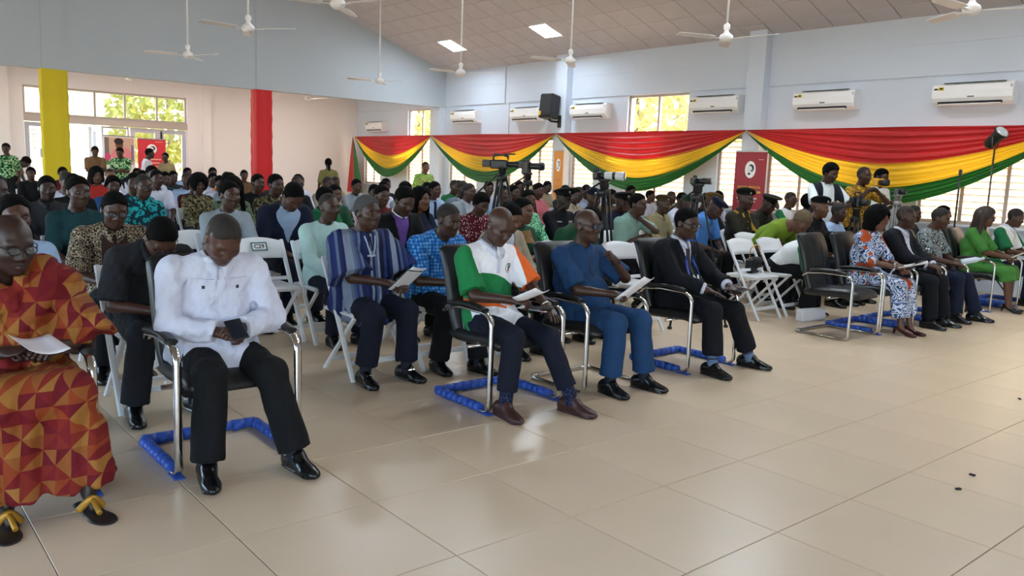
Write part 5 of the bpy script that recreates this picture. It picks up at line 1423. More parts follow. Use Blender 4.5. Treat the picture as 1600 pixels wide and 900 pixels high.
sheet(world(P, (.47,.12,.765)), .15, .21, 25, -40, -10, 'white leaflet held with the black booklet by the smock wearer', bend=.008, name='leaflet')
folding_chair(-4.90, 2.80, 0, 'white folding chair under the man in striped smock')

P = person('person', (-4.97,3.36), 0, 'man in a bright blue checked shirt leaning forward', dict(lean=10, slouch=16, pitch=14, yaw=8, shw=1.10, girth=1.06, belly=.6, wide=1.03, rh=(.40,-.05,.69), lh=(.42,.10,.68), rf=(.36,-.12), lf=(.52,.14)), lod=0, skin=0, hair='buzz', top=shirt(PR_check, .9, e=.018, hem=-.05, front=.26, loose=.022, wr=.005), bottom=trousers(C_blk, e=.016))
collar(P, PR_check, h=.03, tip=.0, r1=.080)
folding_chair(-4.90, 3.36, 0, 'white folding chair under the man in blue checked shirt')
P = person('person', (-5.00,1.37), 2, 'man in a dark charcoal shirt bowing his head', dict(lean=14, slouch=22, pitch=52, yaw=0, shw=1.10, girth=1.12, belly=.5, wide=1.06, rh=(.40,-.06,.64), lh=(.40,.08,.64), rf=(.44,-.20), lf=(.42,.16)), lod=0, skin=1, hair='short', glasses=(M_gframe, M_lens), eyes=False, top=shirt(cloth('charcoal_shirt','#26272c'), .9, e=.018, hem=-.05, front=.25, loose=.02, wr=.006), bottom=trousers(cloth('charcoal_trouser','#1b1c22'), e=.016))
collar(P, cloth('charcoal_shirt','#26272c'))
folding_chair(-4.93, 1.37, 0, 'white folding chair under the bowed man in charcoal shirt')
P = person('person', (-5.97,1.44), -6, 'man with glasses in a brown batik shirt', dict(lean=4, slouch=16, pitch=20, yaw=2, shw=1.10, girth=1.12, belly=.6, wide=1.05, rh=(.36,-.08,.66), lh=(.36,.08,.66)), lod=0, skin=0, hair='short', glasses=(M_gframe, M_lens), top=shirt(PR_batik, .95, e=.018, hem=-.05, loose=.02), bottom=trousers(C_blk))
collar(P, PR_batik, r1=.092)
T = bvh(P['top']); J = P['J']; R2 = J['R2']
patch(T, J['mid']+R2 @ [.4,0,.09], -(R2 @ [1,0,0]), .17, .30, cloth('brown_panel','#3a2420'), 'brown_panel', P['top'], up=R2 @ [0,0,1], nv=10, nu=8, off=.004)
folding_chair(-5.93, 1.44, 0, 'white folding chair under the man in brown batik shirt')
# bending woman in white and green polo
P = person('person', (-4.97,8.02), 14, 'woman in a white and green polo bending far forward', dict(fem=1, lean=44, slouch=22, side=0, pitch=62, yaw=0, rh=(.56,-.04,.34), lh=(.56,.12,.34), rf=(.42,-.10), lf=(.42,.10)), lod=1, skin=3, hair='bob', eyes=False, top=shirt(PR_polo2, .9, e=.016, hem=-.01, loose=.02), bottom=trousers(C_blk, e=.016, loose=.04, len=1.95), shoes=('oxford', mat('sneaker_black','#18181a',.5)))
J = P['J']
for s in 'rl':
    an = J[s+'an']; MB().box((an[0]+.05,an[1],.012),(.27,.095,.022),.010).build('sneaker_sole', M_white, P['root'])
# ------------------------------------------------------------------ the audience behind the front rows: (x, y) of the head, height of its top
VAR = [dict(), dict(yaw=-14, pitch=6, rh=(.36,-.12,.64)), dict(yaw=10, pitch=4, slouch=14), dict(pitch=26, slouch=18), dict(lean=-10, slouch=14, pitch=2), dict(lean=6, pitch=12, rh=(.40,-.08,.66), lh=(.38,.06,.66))]
BOW = dict(lean=8, slouch=20, pitch=46); CHIN = dict(lean=6, slouch=16, pitch=4, yaw=6, rh=(.22,.05,.80), lh=(.20,.03,1.03), rpose='rest', lpose='fist', lroll=80, lpole=(.5,.6,-.6))
ST = dict(stand=True, lean=0, slouch=3, pitch=6, rf=(.02,-.12), lf=(.02,.12), rh=(.12,-.24,.92), lh=(.12,.24,.92), rk=(1,0,0), lk=(1,0,0), rpole=(-1,-.2,0), lpole=(-1,.2,0), toe=12)
CROSS = dict(ST, rh=(.20,.06,1.19), lh=(.22,-.06,1.15), rpole=(-.1,-1,-.5), lpole=(-.1,1,-.5), pitch=24, rpose='fist', lpose='fist')
def generic(x, y, z, label, top, var=0, hair='short', skin=0, lod=2, fem=0, face=0, hat=None, glasses=None, over=None, pose=None, bottom=None, chair=True, group='seated audience', col=None, hairm=None, eyes=True, girth=1.0, shoes=('oxford', None)):
    q = dict(VAR[var]) if pose is None else dict(pose)
    if fem: q['fem'] = 1
    if girth != 1.0: q['girth'] = girth
    full = dict(POSE0); full.update(q); J = skeleton(full)
    topz = max((J['head']+J['RH'] @ np.array(p))[2] for p in ((0,0,.122),(-.07,0,.09),(-.1,0,.03)))+(.03 if hat else 0)
    s = min(max(z/topz, .90), 1.07); a = radians(face); hx, hy = J['head'][0], J['head'][1]
    loc = (x-s*(hx*cos(a)-hy*sin(a)), y-s*(hx*sin(a)+hy*cos(a)))
    P = person('person', loc, face, label, q, lod=lod, skin=skin, top=top, over=over, bottom=bottom or (('skirt', top[1], dict(skirt=.5, len=1.5)) if fem == 2 else trousers(C_blk if (int(abs(x*7)) % 3) else C_navytr)), hair=hair, hairm=hairm, hat=hat, glasses=glasses, scale=s, group=group, eyes=eyes, shoes=shoes)
    if col is not None and lod < 2: collar(P, col)
    if chair and not full['stand']:
        folding_chair(loc[0]+.06, loc[1], face, 'white folding chair hidden beneath a seated audience member', detailed=lod < 2, group='white folding chairs beneath the seated audience')
    return P
S = lambda m, sl=.85, **k: shirt(m, sl, **k)
JK = lambda m, sl=1.87: ('jacket', m, dict(sleeve=sl, e=.026, hem=-.05, front=.16, vcut=.32))
GL = (M_gframe, M_lens)
# second and third rows
generic(-4.97,.73,1.21,'man in a light blue shirt behind the robed elder', S(C_lblue), 2, 'short', 1, 1, col=C_lblue)
generic(-4.97,4.15,1.17,'woman in a beige jacket looking down behind the polo shirt', S(C_white,1.9), 3, 'tied', 3, 1, 1, over=JK(C_beige), eyes=False)
generic(-4.97,5.05,1.15,'person with short dark hair bowed in dark green behind the sunglasses', S(C_green,1.9), 0, 'short', 1, 1, pose=dict(BOW, lean=14), eyes=False)
generic(-6.05,3.11,1.20,'bald man in a pale mint smock beside the C29 chair', ('tunic', C_mint, dict(sleeve=1.9, e=.02, hem=-.05)), 2, 'receding', 0, 1, hairm=MATS['hair_stubble'])
P = generic(-5.97,3.78,1.26,'clergyman in a black suit and purple shirt', S(C_purple,1.9), 3, 'short', 0, 1, over=JK(C_blk), eyes=False, girth=1.06)
collar(P, M_paper, h=.012, tip=.0, r1=.068)
P = generic(-5.38,4.62,1.21,'woman with gold earrings in a green dress, arms folded', ('dress_top', C_green, dict(sleeve=.8, e=.014, hem=-.02, scoop=.0)), 0, 'bun', 3, 1, 2, pose=dict(yaw=16, pitch=4, rh=(.25,.10,.78), lh=(.27,-.08,.75), rpole=(-.3,-1,-.4), lpole=(-.3,1,-.4), girth=1.08), face=0)
M_gold = mat('gold','#d8b15a',.25,metal=1)
for s in (-1,1): P['onhead']('earring', MB().lathe([(.002,-.035),(.011,-.046),(.012,-.058),(.006,-.068)], n=10).mesh('earring'), M_gold, P['root'], Matrix.Translation((-.004,s*.083,.0)))
T = bvh(P['top']); J = P['J']; R2 = J['R2']
patch(T, J['nb']+R2 @ [.4,0,-.075], -(R2 @ [1,0,0]), .24, .11, cloth('gold_brown_yoke','#8a6a45'), 'sheer_yoke', P['top'], up=R2 @ [0,0,1], nu=10, off=.004)
MB().tube([J['nb']+R2 @ np.array((.075*cos(t)+.025,.085*sin(t),-.02-.05*max(0,cos(t)))) for t in [radians(k*20-100) for k in range(11)]], .004, 6).build('necklace', M_gold, P['root'])
patch(T, J['nb']+R2 @ [.4,0,-.105], -(R2 @ [1,0,0]), .03, .035, M_gold, 'pendant', P['root'], nu=2, nv=2, off=.012)
generic(-5.97,6.79,1.25,'man in a pale green polo resting his chin on his hand', S(cloth('pale_green','#86a79d'), .85), 0, 'short', 0, 1, pose=CHIN, col=cloth('pale_green','#86a79d'))
generic(-5.97,8.20,1.23,'bowed officer in a light blue uniform and navy beret', S(C_ublue), 0, None, 0, 1, pose=dict(BOW, pitch=38), hat=('beret', C_navy), col=C_ublue, eyes=False)
P = generic(-5.97,8.80,1.35,'prison officer in dark uniform and beret with gold braid', ('uniform_tunic', C_olive, dict(sleeve=1.9, e=.022, hem=-.05)), 4, None, 0, 1, hat=('beret', cloth('beret_black','#12130f')), col=C_olive, girth=1.05)
T = bvh(P['top']); J = P['J']; R2 = J['R2']; d = -(R2 @ [1,0,0]); M_braid = mat('gold_braid','#c89a3a',.4,metal=.4)
for s in (-1,1): patch(T, J['nb']+R2 @ [.0,s*.13,.3], (0,0,-1), .05, .05, M_braid, 'epaulette', P['top'], up=(1,0,0), off=.008); patch(T, J['nb']+R2 @ [.4,s*.055,-.02], d, .022, .05, M_braid, 'gorget', P['top'], off=.006)
for k in range(3): patch(T, J['nb']+R2 @ [.4,.10+.012*k,-.13-.02*k], d, .010, .16-.02*k, M_braid, 'braid_cord', P['top'], up=R2 @ [0,-.2,1], nu=2, nv=6, off=.007)
for k in range(4): patch(T, J['nb']+R2 @ [.4,0,-.10-.08*k], d, .016, .016, M_braid, 'button', P['top'], nu=2, nv=2, off=.006)
generic(-5.97,9.32,1.28,'officer in dark uniform and tall peaked cap reading a paper', ('uniform_tunic', C_olive, dict(sleeve=1.9, e=.022, hem=-.05)), 3, None, 0, 1, hat=('cap', cloth('cap_olive','#1d1b14')), col=C_olive, eyes=False)
sheet((-5.50,9.42,.93), .21, .28, 10, -30, 0, 'white paper read by the officer in peaked cap')
generic(-4.98,8.47,1.12,'person in a lime green shirt bent low beside the officers', S(C_lime), 0, 'short', 3, 1, pose=dict(lean=34, slouch=24, pitch=50), hairm=mat('hair_lightbrown','#5c4a33',.8), eyes=False)
generic(-5.15,9.15,1.29,'woman officer in black uniform and black beret', ('uniform_tunic', C_blk, dict(sleeve=1.9, e=.02, hem=-.05)), 2, None, 3, 1, 1, hat=('beret', C_blk), col=C_blk)
generic(-5.15,9.60,1.20,'man in a light blue shirt beside the black beret', S(C_lblue), 0, 'buzz', 0, 1)
generic(-4.97,11.28,1.17,'man with short hair half hidden behind the suited man', S(C_blk2), 0, 'buzz', 0, 2)
generic(-4.80,11.80,1.20,'man in a dark navy shirt under the window sill', S(C_navy,1.9), 2, 'short', 1, 1)
# fourth row
generic(-6.92,.91,1.27,'balding man in a black shirt behind the light blue shirt', S(C_blk,1.9), 2, 'receding', 2, 1, hairm=MATS['hair_stubble'], girth=1.08)
generic(-6.92,1.45,1.27,'woman with tied back hair in a dark teal top', S(C_teal,.95), 2, 'bun', 0, 1, 1)
generic(-6.92,2.62,1.26,'man in a grey shirt behind the white shirted man', S(C_grey), 2, 'short', 0, 1, girth=1.04)
generic(-6.92,3.20,1.25,'man in a navy jacket over light blue shirt, head bowed', S(C_lblue,1.9), 0, 'short', 1, 1, pose=dict(BOW, lean=4), over=JK(C_navy), eyes=False)
sheet((-6.42,3.32,.66), .2, .26, 10, -6, 0, 'programme leaflet on the lap of the bowed man in navy jacket', name='leaflet')
generic(-6.92,4.58,1.24,'woman with long black hair in a navy dress', S(C_navy,1.9), 2, 'long', 3, 1, 1)
generic(-6.92,5.35,1.18,'person in a maroon and white patterned shirt', S(PR_fleck,.95), 3, 'high', 0, 1, eyes=False)
generic(-6.92,6.02,1.24,'woman in a bright green patterned dress behind the earrings', S(PR_green,1.5), 1, 'tied', 1, 1, 2)
P = generic(-6.92,6.56,1.28,'police officer in black uniform with medals and peaked cap', ('uniform_tunic', C_dgreen, dict(sleeve=1.9, e=.022, hem=-.05)), 4, None, 2, 1, hat=('cap', C_blk), col=C_dgreen)
T = bvh(P['top']); J = P['J']; R2 = J['R2']; d = -(R2 @ [1,0,0]); M_medal = mat('medal','#c9ccd2',.3,metal=.6)
for a, b, w, h in ((.09,-.10,.07,.02),(.085,-.13,.05,.02),(.09,-.17,.032,.034),(.09,-.215,.036,.04),(-.09,-.10,.06,.014)): patch(T, J['nb']+R2 @ [.4,a,b], d, w, h, M_medal, 'medal', P['top'], nu=3, nv=3, off=.007)
generic(-6.92,7.06,1.29,'officer in navy uniform and navy beret behind the white lens tripod', ('uniform_tunic', C_navy, dict(sleeve=1.9, e=.022, hem=-.05)), 1, None, 0, 1, hat=('beret', C_navy), col=C_navy)
generic(-6.92,7.56,1.25,'officer in a peaked cap with a round silver badge', ('uniform_tunic', C_navy, dict(sleeve=1.9, e=.022, hem=-.05)), 0, None, 0, 1, hat=('cap', C_blk), col=C_navy)
generic(-6.92,8.36,1.19,'officer in khaki uniform and brown beret', ('uniform_tunic', C_khaki, dict(sleeve=1.9, e=.02, hem=-.05)), 2, None, 0, 1, hat=('beret', cloth('beret_brown','#4a3a22')), col=C_khaki)
generic(-6.92,8.90,1.22,'officer wearing a dark green beret beside the khaki uniform', S(C_white), 0, None, 0, 1, hat=('beret', C_green))
generic(-6.92,9.42,1.26,'officer in dark uniform with a sandy brown beret', ('uniform_tunic', C_blk, dict(sleeve=1.9, e=.02, hem=-.05)), 4, None, 0, 1, hat=('beret', cloth('beret_sand','#6b5330')))
generic(-6.92,11.40,1.29,'man with glasses in a white shirt with green sleeves at the window', S(PR_polo2), 1, 'buzz', 1, 1, glasses=GL)
generic(-6.92,11.95,1.24,'person with dark hair by the window sill next to glasses', S(C_beige), 0, 'afro', 1, 2)
# further rows: (x, y, z, label, cloth, variant, hair, skin, fem)
FAR = [
(-7.87,4.00,1.19,'man with thick black hair in a green shirt behind the mint smock',C_kelly,2,'high',0,0),
(-7.87,4.69,1.23,'woman in a maroon striped top behind the grey haired man',C_maroon,0,'tied',1,1),
(-7.87,8.68,1.18,'woman in a navy top behind the silver cap badge',C_navy,2,'buzz',3,0),
(-8.58,11.85,1.24,'man in white by the window beside the maroon banner',C_white,0,'short',1,0),
(-8.82,1.58,1.22,'man with grey black hair in dark grey behind the teal top',C_blk2,0,'short',2,0),
(-8.82,2.45,1.26,'man with glasses in a turquoise patterned shirt',PR_teal,2,'buzz',0,0),
(-8.82,3.38,1.26,'woman with long black hair in a camouflage dress and glasses',PR_camo,1,'long',3,1),
(-9.00,3.95,1.30,'man in a dark camouflage shirt beside the camouflage dress',PR_camo2,2,'short',0,0),
(-8.82,4.61,1.20,'man with short black hair in dark green behind the thick hair',C_green,0,'short',1,0),
(-8.82,6.61,1.26,'man in a grey suit jacket with close cropped hair',C_grey,2,'buzz',0,0),
(-8.82,7.19,1.24,'man in a pale blue shirt behind the first video tripod',C_lblue,0,'short',1,0),
(-9.12,11.85,1.20,'man in pale blue seated against the window wall',C_lblue,1,'short',0,0),
(-9.62,11.85,1.17,'man in khaki seated against the window wall',C_khaki,0,'buzz',0,0),
(-9.77,5.70,1.17,'man in a pink striped shirt behind the clergyman',C_pink,1,'short',0,0),
(-9.77,6.20,1.23,'woman with dark hair in pale grey behind the clergyman',C_grey,0,'high',0,1),
(-9.77,6.70,1.25,'man in a light blue shirt with a dark necktie',C_lblue,2,'short',1,0),
(-9.77,7.20,1.27,'man in a slate grey shirt behind the grey suit',cloth('slate','#6d7a86'),0,'buzz',0,0),
(-9.77,8.19,1.23,'man in a dark shirt framed by the second tripod legs',C_blk2,2,'short',0,0),
(-9.77,8.71,1.27,'woman in a coral pink top behind the black police cap',C_pink,0,'tied',1,1),
(-9.77,9.61,1.23,'man in a pale blue shirt behind the navy beret',C_lblue,1,'buzz',0,0),
(-10.12,11.85,1.19,'man in a white shirt seated below the tall window',C_white,2,'short',1,0),
(-10.62,11.85,1.26,'man in a brown shirt seated below the tall window',C_tan,0,'short',0,0),
(-9.77,2.00,1.23,'man in black behind the dark grey shirt',C_blk,1,'short',2,0),
(-10.72,2.13,1.22,'person in a white shirt with head lowered before the glazed doors',C_white,3,'buzz',1,0),
(-10.72,2.63,1.18,'person with black hair in a denim blue shirt',C_denim,0,'high',0,0),
(-9.77,2.62,1.26,'man in a white and teal shirt behind the turquoise print',PR_teal,1,'short',0,0),
(-10.72,3.66,1.23,'woman in a brown camouflage top behind the grey shirt',PR_camo2,0,'afro',0,1),
(-10.72,4.45,1.27,'man in a black shirt in front of the red column',C_blk,2,'short',0,0),
(-10.72,5.02,1.26,'bald man with glasses in a black shirt',C_blk,4,'receding',0,0),
(-10.72,8.44,1.26,'man with dark hair in white behind the video camera',C_white,1,'short',0,0),
(-10.72,10.21,1.23,'man in a dark shirt behind the police cap',C_blk2,2,'short',0,0),
(-10.72,10.74,1.25,'man in a grey shirt near the orange banner',C_grey,0,'short',1,0),
(-11.67,3.42,1.27,'man in a plain white shirt with open collar',C_white,4,'short',0,0),
(-11.67,3.92,1.19,'person with dark hair in a maroon shirt behind the white shirt',C_maroon,0,'high',1,0),
(-11.67,4.42,1.24,'woman with dark hair in a grey top before the red column',C_grey,0,'bob',0,1),
(-11.67,5.48,1.27,'man in a bright white shirt beside the red column',C_white,1,'short',0,0),
(-11.67,5.98,1.25,'older man in a beige shirt below the plain white wall',C_beige,2,'buzz',0,0),
(-11.67,6.48,1.22,'man in a grey shirt below the plain white wall',C_grey,0,'short',1,0),
(-11.67,6.98,1.20,'person with dark hair in white below the hanging tail',C_white,1,'short',0,0),
(-11.67,8.42,1.25,'man in a green shirt behind the slate grey shirt',C_kelly,0,'buzz',0,0),
(-11.67,9.91,1.27,'man in dark clothes between the two video tripods',C_blk2,1,'short',0,0),
(-12.62,3.63,1.32,'tall man in a white shirt behind the open collar',C_white,2,'short',0,0),
(-12.62,4.13,1.24,'man in a light blue shirt looking aside',C_lblue,1,'buzz',0,0),
(-12.62,4.63,1.20,'person in a white shirt next to the orange shirt',C_white,0,'short',0,0),
(-12.62,5.57,1.24,'man in a dark suit with white collar by the red column',C_blk2,4,'short',0,0),
(-12.62,11.49,1.27,'person in beige by the orange banner',C_beige,0,'short',2,0),
(-13.57,3.10,1.25,'woman in an orange red top behind the denim shirt',C_red,0,'bob',1,1),
(-13.57,5.09,1.25,'man in an orange shirt before the red column',C_orange,1,'buzz',1,0),
(-14.52,4.02,1.22,'person with dark hair in pale clothes before the glazed doors',C_beige,1,'short',0,0),
(-15.47,3.75,1.22,'person with light brown hair in a white shirt',C_white,0,'buzz',4,0),
(-15.47,4.82,1.21,'person in a dark shirt seated before the glazed doors',C_blk2,0,'short',0,0),
(-16.42,2.70,1.15,'person with dark hair seated beside the yellow column',C_blk,1,'short',0,0),
(-16.42,3.20,1.21,'woman in a maroon shirt beside the yellow column',C_maroon,2,'short',0,0),
(-17.37,4.71,1.22,'person in white seated in the last rows',C_white,0,'short',0,0),
(-17.37,5.70,1.26,'person in light blue seated in the last rows',C_lblue,2,'short',1,0),
(-17.37,6.22,1.28,'person in grey seated near the pale back wall',C_grey,0,'short',1,0),
(-17.37,6.90,1.25,'person in brown seated near the pale back wall',C_tan,1,'short',0,0),
(-7.87,1.05,1.20,'man in a white shirt behind the balding man in black',C_white,0,'short',0,0),
(-13.57,4.10,1.22,'person in a teal shirt a few rows before the doors',C_teal,0,'short',0,0),
(-13.57,6.40,1.22,'man in white beside the red column base',C_white,1,'short',0,0),
(-13.57,7.10,1.22,'man in khaki a few rows before the white back wall',C_khaki,0,'buzz',0,0),
(-14.52,3.30,1.22,'person in dark blue a few rows before the doors',C_denim,2,'short',0,0),
(-14.52,5.20,1.21,'person in white directly behind the orange shirt',C_white,0,'short',0,0),
(-12.62,7.60,1.23,'man in dark navy under the far corner swag',C_navy,0,'short',0,0),
(-12.62,9.20,1.23,'man in a dark shirt behind the green shirt',C_blk,2,'short',0,0),
(-10.72,7.20,1.22,'man in black between the grey shirts',C_blk,1,'short',0,0),
(-8.82,8.60,1.23,'man in a pale shirt behind the officers with caps',C_beige,0,'short',0,0),
(-8.82,9.40,1.22,'man in brown uniform behind the sandy beret',C_tan,2,'short',0,0),
(-7.87,9.95,1.22,'man in white behind the officer in light blue',C_white,1,'short',0,0),
(-7.87,10.55,1.22,'man in black below the maroon banner',C_blk,0,'short',0,0),
]
for i, (x, y, z, lab, m, var, hair, skin, fem) in enumerate(FAR):
    lod = 1 if x > -9.2 and y < 9 else 2
    gl = GL if 'glasses' in lab else None
    hm = M_hairbrown if 'light brown' in lab else None
    ov = JK(m) if ('suit' in lab) else None
    P = generic(x, y, z, lab, S(C_white if ov else m, 1.9 if ov or fem else .9), var, hair, skin, lod, fem, over=ov, glasses=gl, hairm=hm, col=None if fem or lod > 1 else (C_white if ov else m))
    if 'necktie' in lab:
        J = P['J']; R2 = J['R2']; patch(bvh(P['top']), J['nb']+R2 @ [.4,0,-.14], -(R2 @ [1,0,0]), .045, .26, C_navy, 'necktie', P['root'], up=R2 @ [0,0,1], nv=6, off=.006)
# ---------- standing figures
def stand(x, y, z, label, top, face, hair='short', skin=0, lod=2, fem=0, pose=None, **k):
    return generic(x, y, z, label, top, 0, hair, skin, lod, fem, face, pose=pose or ST, chair=False, group='people standing along the walls', **k)
stand(-19.98,2.85,1.62,'woman in green print standing by the back room side wall', S(PR_green2,.9), -20, 'pony', 0, 2, 1)
stand(-21.40,3.42,1.34,'man in brown bending over beside the glazed doors', S(C_tan,.9), 60, 'short', 2, 2, 0, dict(ST, lean=58, slouch=14, pitch=60, rh=(.62,-.12,.62), lh=(.62,.12,.62)))
stand(-20.90,4.76,1.64,'man in a brown shirt standing with crossed arms at the open door', S(C_tan,.9), -10, 'short', 1, 2, 0, CROSS)
stand(-20.60,5.22,1.64,'man in a green print shirt standing with crossed arms before a banner', S(PR_green2,.9), -30, 'short', 0, 2, 0, CROSS)
stand(-20.23,5.78,1.65,'man in a white shirt standing before the red banner', S(C_white,.9), 60, 'short', 2, 2, 0)
stand(-21.20,6.42,1.53,'woman in pale yellow standing behind the white shirted man', S(C_khaki,.9), -40, 'tied', 0, 2, 1)
stand(-16.49,8.45,1.55,'woman with a ponytail in olive standing against the white wall', S(cloth('olive_top','#6f6a3f'),.9), 160, 'pony', 0, 2, 1)
stand(-14.29,9.55,1.54,'man in a bright green print shirt standing beneath the swag', S(PR_lime,.9), -10, 'buzz', 3, 2, 0)
stand(-5.50,9.95,1.69,'young cameraman in white T-shirt and dark open vest', S(PR_vest,.85,e=.016,hem=-.05), -25, 'high', 0, 1, 0, dict(ST, pitch=20, yaw=10, rh=(.34,-.06,1.22), lh=(.36,.10,1.20), rpose='grip', lpose='grip', rpole=(-.2,-.9,-.5), lpole=(-.2,.9,-.5)))
stand(-5.41,10.66,1.68,'bald photographer in a yellow and black shirt raising a camera', S(PR_yb,.85,e=.018,hem=-.05), -15, 'receding', 0, 1, 0, dict(ST, pitch=4, rh=(.24,-.08,1.42), lh=(.26,.07,1.42), rpose='grip', lpose='grip', rpole=(.2,-.9,-.6), lpole=(.2,.9,-.6)), eyes=False, hairm=MATS['hair_stubble'])
stand(-5.60,11.55,1.67,'cameraman in a white and green shirt behind a small tripod camera', S(PR_polo2,.85,e=.016), -20, 'high', 0, 1, 0, dict(ST, rh=(.32,-.08,1.25), lh=(.32,.08,1.25), rpose='grip', lpose='grip'))
# ------------------------------------------------------------------ cameras, tripods, stands, banners, loudspeaker
M_cam = mat('camera_black', '#121214', .4, bump=.1, bscale=200, bdist=.002); M_lenswhite = mat('lens_white', '#c9ccd0', .35); M_glassdark = mat('lens_glass', '#1a2430', .05); M_ycam = mat('camera_yellow','#d59a1e',.45)
def tripod(name, x, y, top, label, spread=.48, r=.016, rot=0, handle=True, m=None):
    m = m or M_cam; t = empty(name, (x,y,0), radians(rot)); tag(t, label, 'tripod', 'camera tripods among the seats')
    hz = top-.14
    for k in range(3):
        a = k*2*pi/3+.5; c, s = cos(a), sin(a)
        p = lambda q, z: (c*q, s*q, z)
        leg = MB(); mid = hz*.52
        for o in (-.022,.022): leg.tube([(c*.05-s*o, s*.05+c*o, hz), (c*(.05+(spread-.05)*.5)-s*o, s*(.05+(spread-.05)*.5)+c*o, mid)], r*.62, 8)
        leg.tube([p(.05+(spread-.05)*.42, hz*.58), p(spread, .012)], r*.8, 8); leg.build('leg', m, t)
        MB().lathe([(.022,0),(.022,.02),(.012,.03)], p(spread,0), 10).build('foot', M_black, t)
        MB().box(p(.05+(spread-.05)*.5, mid), (.05,.05,.045), .008).build('leg_lock', m, t)
    MB().tube([(0,0,hz*.45),(0,0,top-.08)], r*1.05, 10).build('centre_column', m, t)
    MB().lathe([(.03,hz-.05),(.065,hz-.03),(.065,hz+.02),(.04,hz+.04)], n=14).build('spider', m, t)
    MB().lathe([(.03,top-.11),(.045,top-.09),(.045,top-.04),(.06,top-.03),(.06,top-.01)], n=14).build('pan_head', m, t)
    if handle: MB().tube([(-.02,.05,top-.05),(-.20,.09,top-.17),(-.42,.14,top-.33)], .010, 8).build('pan_handle', m, t)
    return t
def place_on(name, x, y, z, rz, label, cat='camera', group='cameras on tripods'):
    t = empty(name, (x,y,z), radians(rz)); t.scale = ({'video_camera':.70,'camcorder':.88,'telephoto_camera':.80,'mirrorless_camera':.72}.get(name,1),)*3; t.location.z -= .038 if group == 'cameras on tripods' else 0; return tag(t, label, cat, group)
# broadcast camera
tripod('tripod', -7.42, 6.03, 1.50, 'heavy black tripod carrying the broadcast video camera', .38, .020, 20)
t = place_on('video_camera', -7.42, 6.03, 1.50, 35, 'large black shoulder video camera with top handle on tripod')
MB().box((-.05,0,.075),(.30,.12,.15),.02).build('body', M_cam, t); MB().box((-.27,0,.085),(.15,.10,.12),.015).build('battery', M_cam, t)
L_ = MB(); R90 = Matrix.Rotation(radians(90),3,'Y'); L_.lathe([(.045,0),(.05,.05),(.05,.12),(.06,.14),(.062,.20)], (.10,0,.08), 16, R90); L_.build('lens', M_cam, t)
MB().box((.33,0,.08),(.08,.15,.12),.01).build('lens_hood', M_cam, t)
MB().tube(smooth_path([(-.16,0,.15),(-.14,0,.22),(.05,0,.225),(.10,0,.16)],5), .016, 8).build('top_handle', M_cam, t)
MB().box((-.12,.04,.235),(.10,.05,.045),.01).build('microphone_mount', M_cam, t); MB().tube([(.0,.05,.245),(.20,.05,.255)], .014, 10).build('microphone', M_black, t)
MB().tube(smooth_path([(.06,-.07,.21),(.10,-.10,.24),(.13,-.10,.20)],4), .018, 8).build('viewfinder', M_cam, t)
# second video camera
tripod('tripod', -8.10, 7.02, 1.44, 'black tripod with chrome clamp beside the broadcast camera', .34, .016, 50)
t = place_on('camcorder', -8.10, 7.02, 1.44, 20, 'upright black camcorder with long lens on the second tripod')
MB().box((-.03,0,.10),(.13,.11,.20),.02).build('body', M_cam, t); MB().lathe([(.045,0),(.05,.06),(.052,.16),(.06,.17),(.06,.22)], (.03,0,.13), 16, R90).build('lens', M_cam, t)
MB().box((-.02,0,.215),(.08,.05,.03),.008).build('hot_shoe', M_cam, t); MB().lathe([(.05,0),(.05,.004)], (.252,0,.13), 16, R90).build('front_glass', M_glassdark, t)
# stills camera with white lens
tripod('tripod', -5.48, 5.73, 1.41, 'tall black tripod holding the camera with white lens', .34, .020, 75)
t = place_on('telephoto_camera', -5.48, 5.73, 1.41, 28, 'black stills camera with white telephoto lens on tall tripod')
MB().box((-.10,0,.075),(.08,.14,.11),.02).build('body', M_cam, t); MB().box((-.10,0,.145),(.06,.06,.04),.012).build('prism_hump', M_cam, t)
MB().lathe([(.036,0),(.040,.03),(.040,.06)], (-.06,0,.075), 18, R90).build('lens_mount_ring', M_cam, t)
MB().lathe([(.041,0),(.046,.02),(.046,.10)], (.0,0,.075), 18, R90).build('lens_barrel', M_lenswhite, t); MB().lathe([(.0475,0),(.0475,.035)], (.10,0,.075), 18, R90).build('focus_ring', M_cam, t)
MB().lathe([(.048,0),(.052,.03),(.054,.11)], (.135,0,.075), 18, R90).build('lens_front', M_lenswhite, t); MB().lathe([(.050,0),(.050,.004)], (.243,0,.075), 18, R90).build('front_glass', M_glassdark, t)
MB().box((.03,0,.015),(.07,.035,.05),.008).build('tripod_collar', M_lenswhite, t)
# fourth camera
tripod('tripod', -4.92, 6.45, 1.40, 'slim black tripod with folded handle beside the blue uniform', .36, .014, 10)
t = place_on('mirrorless_camera', -4.92, 6.45, 1.40, 20, 'small black camera with long lens on the slim tripod')
MB().box((-.06,0,.07),(.08,.13,.10),.018).build('body', M_cam, t); MB().box((-.05,0,.135),(.05,.05,.035),.01).build('prism_hump', M_cam, t); MB().lathe([(.034,0),(.036,.06),(.042,.08),(.042,.20)], (-.02,0,.075), 16, R90).build('lens', M_cam, t); MB().lathe([(.038,0),(.038,.004)], (.18,0,.075), 16, R90).build('front_glass', mat('lens_rim','#9fa6ad',.2), t)
